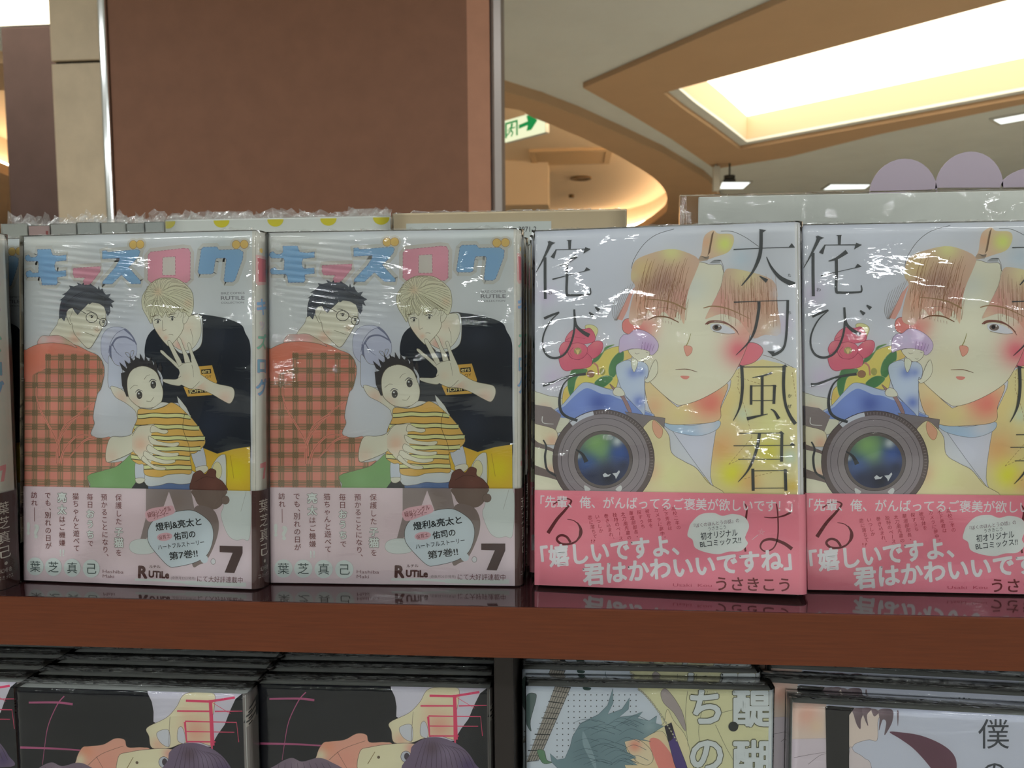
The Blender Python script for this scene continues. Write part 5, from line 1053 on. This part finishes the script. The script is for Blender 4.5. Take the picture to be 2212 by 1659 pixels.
def make_comic(name, w, h, t, jm, pm, cover, spine=None, band=None, bandspine=None, hb=0, bm_=None, bsm=None, film=None, seed=1, seam=(0.6, 2.4), amp=0.10):
    root = empty(name)
    link('page_block', box_me('page_block', 0.0012, (w+1.6)/1000, 0.0004, (t-.4)/1000, 0.0004, (h-.8)/1000), pm, root)
    j = link('dust_jacket', sheet('dust_jacket', profile(w, t), 0, h), jm, root)
    cover.build('cover_print', prof_map(w, t), M['ink'], j, clip=(0, w, 0, h))
    if spine: spine_build(spine, w, t, 'spine_print', M['ink'], j, 0.05)
    if band:
        P = profile(w, t, 0.9)
        b = link('paper_band', sheet('paper_band', P, 0, hb), bm_, root)
        if bsm:
            b.data.materials.append(bsm)
            for k, f in enumerate(b.data.polygons):
                if k >= 1: f.material_index = 1 if k < 9 else 0
        fm = prof_map(w, t); band.build('band_print', lambda u, v, o: fm(u, v, o+0.00092), M['inkm'], b, clip=(0, w, 0, hb))
        if bandspine: spine_build(bandspine, w, t, 'band_spine_print', M['inkm'], b, 0.97)
    if film:
        f = link('shrink_wrap', film_me(w, h, t, seed, amp, off=1.45 if band else .55), film, root)
        link('film_seam', seam_me(0, w, t*.3, t*.8, h+.2, seam[0], seam[1], seed), M['crumple'], f)
    return root
def pose(o, x, y, z, yaw, lean, t, roll=0.0):
    o.location = (x/1000, y/1000, (z+t*sin(radians(lean))+0.05)/1000); o.rotation_euler = (-radians(lean), -radians(roll), radians(yaw))
def conv_for(x, y, z, yaw, lean, t, roll=0.0):
    """photo pixel -> millimetres on the front plane of a comic standing in this pose"""
    R = Matrix.Rotation(radians(yaw), 3, 'Z') @ Matrix.Rotation(-radians(roll), 3, 'Y') @ Matrix.Rotation(-radians(lean), 3, 'X')
    o = Vector((x, y, z+t*sin(radians(lean))+.05))/1000; ex = R @ Vector((1, 0, 0)); ez = R @ Vector((0, 0, 1)); n = R @ Vector((0, 1, 0))
    def f(px, py):
        d = ray(px, py); s = (o-CAM).dot(n)/d.dot(n); q = CAM+d*s-o
        return (q.dot(ex)*1000, q.dot(ez)*1000)
    return f
T = 14.0
PA1 = (-288.4, 374.4, 0, -3.0, 3.7, T); PA2 = (-156.0, 378.4, 0, 1.05, 3.0, T)
PB3 = (-18.9, 380.2, 0, -4.6, 6.3, T, 0.5); PB4 = (114.4, 382.6, 0, -0.34, 4.0, T)
WA, WB, HH = 127.0, 128.6, 181.2
fa = conv_for(*PA2); hba = (fa(585, 1051)[1]+fa(1107, 1056)[1])/2
fb = conv_for(*PB3); hbb = (fb(1160, 1058)[1]+fb(1722, 1068)[1])/2
A1 = make_comic('comic_book', WA, HH, T, M['jacket_white'], M['page'], art_a_cover(fa), art_a_spine(WA, HH), art_a_band(fa), art_a_band_spine(WA, HH, hba), hba, M['band_pink'], M['band_brown'], M['film_a'], 9, amp=0.14)
GA = 'white comics with coloured letter titles on the top shelf'
tag(A1, 'white comic with checked-shirt figure and wrinkle glare, fully visible one on the left', 'comic book', GA); pose(A1, *PA1)
def dup(src, lab, P, grp):
    c = copy_tree(src); c['label'] = lab; c['group'] = grp; pose(c, *P); return c
dup(A1, 'white comic with checked-shirt figure standing just left of the camera lens cover', PA2, GA)
dup(A1, 'white comic cut off at the left edge, mostly its spine showing', (-420.8, 368.6, 0, -4.5, 1.0, T), GA)
dup(A1, 'white comic standing second, behind the one cut off at the left edge', (-419.6, 390.0, 0, -2.5, 3.0, T), GA)
lab = ['first', 'second', 'third', 'fourth', 'fifth']
for k in range(5):
    dup(A1, '%s white comic spine directly behind the one left of the lens cover' % lab[k], (-157.6+1.2*(k % 2)+k*.6, 378.4+(k+1)*18.0, 0, 1.05, 3.0, T), GA)
B3 = make_comic('comic_book', WB, HH, T, M['jacket_b'], M['page'], art_b_cover(fb), None, art_b_band(fb), None, hbb, M['band_rose'], None, M['film'], 8)
GB = 'portrait cover comics with rose pink bands on the top shelf'
tag(B3, 'watercolour portrait comic with pink band, leaning forward-most of its pair, fully in view', 'comic book', GB); pose(B3, *PB3)
dup(B3, 'watercolour portrait comic with pink band cut off by the right edge', PB4, GB)
dup(B3, 'portrait comic peeking out on the left behind the fully visible one', (-22.4, 400.6, 0, -4.0, 6.3, T), GB)
dup(B3, 'portrait comic hidden behind the one at the right edge', (115.0, 401.6, 0, -0.3, 4.0, T), GB)

# lower shelf comics
def on_lower(top_z, x, y, yaw, lean, h):
    """front top-left corner wanted at (x, y, top_z): returns the pose of the front bottom-left corner"""
    L = radians(lean); R = Matrix.Rotation(radians(yaw), 3, 'Z') @ Matrix.Rotation(-L, 3, 'X'); v = R @ Vector((0, 0, h))
    return (x-v.x, y-v.y, top_z-v.z-T*sin(L)-.05, yaw, lean, T)
LN_ = 0.4
PC2 = on_lower(-61.5, -172.9, 394.0, 1.0, LN_, HH); PC1 = on_lower(-60.6, -301.6, 380.0, 0.0, LN_, HH)
PD = on_lower(-59.1, -24.6, 395.4, 1.4, LN_, 184.0); PE = on_lower(-64.0, 114.6, 396.0, -3.4, LN_, 178.0)
GC = 'black comics on the lower shelf'
C2 = make_comic('comic_book', WA, HH, T, M['jacket_c'], M['paged'], art_c_cover(conv_for(*PC2)), film=M['film_low'], seed=12, seam=(.2, .6), amp=.03)
def spine_c():
    A = Art(lambda u, v: (u, HH-v)); A.crop = (WA, 0, 1); g = ph(100, 94, 92); d = ph(34, 32, 34); l = ph(130, 122, 116)
    A.F([(0.3, 16), (13, 16), (13, HH), (0.3, HH)], g, sm=False); A.F([(0.3, 0), (13, 0), (13, 5), (4, 8), (0.3, 16)], g, sm=False)
    for k in range(3): A.F([(1.6, 10+k*3.2), (10.5, 7.4+k*3.2), (10.5, 9.4+k*3.2), (1.6, 12.2+k*3.2)], l, sm=False); A.F([(3, 10.5+k*3.2), (6, 9.6+k*3.2), (6, 10.4+k*3.2), (3, 11.4+k*3.2)], d, sm=False)
    return A
for ch in C2.children:
    if ch.name.startswith('dust_jacket'): spine_build(spine_c(), WA, T, 'spine_print', M['ink'], ch, .05)
tag(C2, 'black comic with pink-lined hand, front of the pile just left of the shelf divider', 'comic book', GC); pose(C2, *PC2)
def shift(P, back, dx=0, dz=0): return (P[0]+dx, P[1]+back, max(P[2]+dz, -243.7), P[3], P[4], P[5])
dup(C2, 'black comic with pink-lined hand, front of the pile at the lower left', PC1, GC)
rr = random.Random(4)
for nm, P, n in (('left of the divider', PC2, 5), ('below the leftmost whole white comic', PC1, 6)):
    for k in range(n): dup(C2, '%s copy behind the front black comic in the pile %s' % (['first', 'second', 'third', 'fourth', 'fifth', 'sixth'][k], nm), shift(P, (k+1)*15.2, rr.uniform(-1.4, .6)), GC)
P0 = on_lower(-60.5, -431.8, 384.0, 0.5, LN_, HH)
dup(C2, 'black comic at the bottom left corner, mostly outside the picture', P0, GC)
for k in range(5): dup(C2, '%s copy back in the black pile at the bottom left corner' % ['first', 'second', 'third', 'fourth', 'fifth'][k], shift(P0, (k+1)*15.2, rr.uniform(-1, 1)), GC)
GD = 'teal hair comics on the lower shelf'
D1 = make_comic('comic_book', 127.9, 184.0, T, M['jacket_d'], M['paged'], art_d_cover(conv_for(*PD)), film=M['film_low'], seed=21, seam=(.2, .8))
tag(D1, 'comic with teal hair, guitar neck and dotted cover, front of its pile', 'comic book', GD); pose(D1, *PD)
for k, (b, dx, dz) in enumerate(((16.5, -3.0, 1.6), (33.0, -3.6, 2.4), (50.0, -2.5, 3.0))): dup(D1, '%s copy behind the teal hair comic, only its top edge showing' % ['first', 'second', 'third'][k], shift(PD, b, dx, dz), GD)
GE = 'comics with the purple petal cover on the lower shelf'
E1 = make_comic('comic_book', 150.0, 178.0, T, M['jacket_d'], M['paged'], art_e_cover(conv_for(*PE)), film=M['film_low'], seed=31, seam=(.2, .8))
tag(E1, 'pale comic with black bar and purple petal shape, front of the lower right pile', 'comic book', GE); pose(E1, *PE)
for k, (b, dx, dz) in enumerate(((16.8, -9.5, 2.6), (35, -2, 2.4), (54, -4.0, 3.2))): dup(E1, '%s copy behind the purple petal comic, only its top edge showing' % ['first', 'second', 'third'][k], shift(PE, b, dx, dz), GE)

# ------------------------------------------------------------------ back row on the top shelf: larger wrapped books
def wrap_box(w, t, h, off, seed):
    r = random.Random(seed); me = box_me('shrink_wrap', -off/1000, (w+off)/1000, -off/1000, (t+off)/1000, 0.0001, (h+off)/1000)
    bm = bmesh.new(); bm.from_mesh(me); bmesh.ops.subdivide_edges(bm, edges=bm.edges[:], cuts=9, use_grid_fill=True)
    for v in bm.verts:
        if .02 < v.co.z*1000/h < .97: v.co.y += r.uniform(-.0002, .0002)
    bm.to_mesh(me); bm.free(); me.polygons.foreach_set('use_smooth', [True]*len(me.polygons)); return me
GS = 'spine-out wrapped books in the back row'
edges = [-389, -370, -354, -335, -318, -300, -287, -273]; H5 = 205.0
cols_ = [(178, 180, 172), (186, 160, 156), (180, 180, 174), (176, 180, 176), (184, 186, 180), (172, 176, 172), (180, 184, 180)]
desc = ['first, at the left edge of the photo', 'second, pinkish with a red mark', 'third, white, right of the pinkish one', 'fourth, pale grey, in the middle of the row', 'fifth, white, right of the middle one', 'sixth, narrow and pale grey', 'seventh, beside the yellow dotted book']
for k in range(7):
    w = edges[k+1]-edges[k]-.8; z = H5-[0, 1.5, .6, 0, .4, 1.2, .5][k]
    b = tag(empty('paperback_book', ((edges[k]+.4)/1000, 0.500, 0.0003)), 'spine-out wrapped book in the back row: '+desc[k], 'book', GS)
    jm = mat('spine_paper_%d' % k, rgb(*cols_[k]), 0.5, 0.3, 0.05, 60)
    link('cover', prism_me('cover', [(0, .0006), (w*.08/1000, 0), (w*.92/1000, 0), (w/1000, .0006), (w/1000, .148), ((w-.4)/1000, .148), ((w-.4)/1000, .001), (.0004, .001), (.0004, .148), (0, .148)], 0, z/1000), jm, b)
    link('page_block', box_me('page_block', .0005, (w-.5)/1000, .0011, .1465, 0.001, (z-1.2)/1000), M['page'], b)
    if k == 1: link('red_mark', box_me('red_mark', (w-2.4)/1000, (w-.9)/1000, -.0002, .0001, (z-9)/1000, (z-3.5)/1000), mat('red_print', rgb(150, 60, 60), .6), b)
    f = link('shrink_wrap', wrap_box(w, 148, z, .3, k), M['film'], b)
    link('film_seam', seam_me(.5, w-.5, 2, 40, z+.2, 2.0, 8.0, 40+k, layers=6), M['crumple'], f)
db = tag(empty('picture_book', (-0.2722, 0.500, 0.0003), (0, 0, 0)), 'white wrapped book with yellow dots along its top, in the back row', 'book')
Hd = 205.5
link('cover', box_me('cover', 0, .1535, 0, .012, 0, Hd/1000, .0006), M['card'], db)
for x in (-270.5, -233, -196, -160, -124.5):
    u = (x+272.2)/1000; R_ = .0048; pts = [(u+R_*1.15*cos(t), R_*sin(t)) for t in [pi+pi*k/14 for k in range(15)]]
    pts = [(min(max(a, .0003), .1532), b) for a, b in pts]
    vs = [(a, -.00012, Hd/1000-.0006+b) for a, b in pts]; link('yellow_dot', mesh('yellow_dot', vs, [tuple(range(len(vs)))]), M['yellow'], db)
f = link('shrink_wrap', wrap_box(153.5, 12, Hd, .4, 77), M['film'], db); link('film_seam', seam_me(0, 153, 2, 12, Hd+.3, .8, 6.0, 61, layers=4), M['crumple'], f)
bb = tag(empty('wrapped_book', (-0.1166, 0.500, 0.0003), (0, 0, 0)), 'beige wrapped book with a white label reading 3971-2, in the back row', 'book')
link('cover', box_me('cover', 0, .1515, 0, .014, 0, .2068, .0008), M['beigecard'], bb)
lb = link('paper_label', box_me('paper_label', .0086, .1036, -.0003, .00005, .09, .2005), M['label'], bb)
LA = Art(lambda u, v: (u, v)); LA.crop = (0, 0, 1)
gv, gf = glyph('3971-2'); gx0 = min(a[0] for a in gv); gx1 = max(a[0] for a in gv)
LA.add([(.0826+(a-gx0)/(gx1-gx0)*.0114, .1938+b*.0049) for a, b in gv], gf, (0.03, 0.03, 0.035))
LA.build('label_print', lambda u, v, o: (u, -.00036-o, v), M['blackink'], lb)
f = link('shrink_wrap', wrap_box(151.5, 14, 206.8, .5, 78), M['film'], bb); link('film_seam', seam_me(0, 151, 2, 12, 207, .5, 2.2, 62, layers=3), M['crumple'], f)
wb = tag(empty('display_board', (0.0905, 0.560, 0.0003)), 'white board in a clear film sleeve standing behind the portrait comics', 'display board')
link('board', box_me('board', 0, .36, 0, .004, 0, .2240, .0005), M['card'], wb)
f = link('film_sleeve', box_me('film_sleeve', -.0135, .362, -.0008, .0052, 0.0001, .2256, .0004), M['film'], wb)
for x in (-.0135, -.0122, -.0108, -.0092): link('sleeve_fold', box_me('sleeve_fold', x, x+.0002, -.0012, -.0009, .001, .2255), M['crumple'], f)
cl = tag(empty('cloud_cutout', (0.2233, 0.600, 0.0003)), 'pale lavender cloud-shaped card rising behind the white board', 'card')
pts = [(0, 0), (0, .2285)]
for (xa, xb, zt, zb) in ((0, .0475, .2557, .2365), (.0475, .0940, .2597, .2460), (.0940, .150, .2480, .236)):
    n = 16
    for i in range(n+1):
        t = pi-pi*i/n; cx = (xa+xb)/2; rx = (xb-xa)/2+.001; base = .2330
        if xa == 0: base = .2285
        pts.append((cx+rx*cos(t), base+(zt-base)*sin(t)))
pts.append((.150, 0))
me = prism_me('cloud_card', pts, 0, .0008); me.transform(Matrix(((1, 0, 0, 0), (0, 0, 1, 0), (0, 1, 0, 0), (0, 0, 0, 1)))); link('cloud_card', me, M['cloud'], cl)
link('easel_back', prism_me('easel_back', [(.04, .001), (.11, .001), (.075, .05)], 0, .0009), M['cloud'], cl)
bpy.context.view_layer.update()
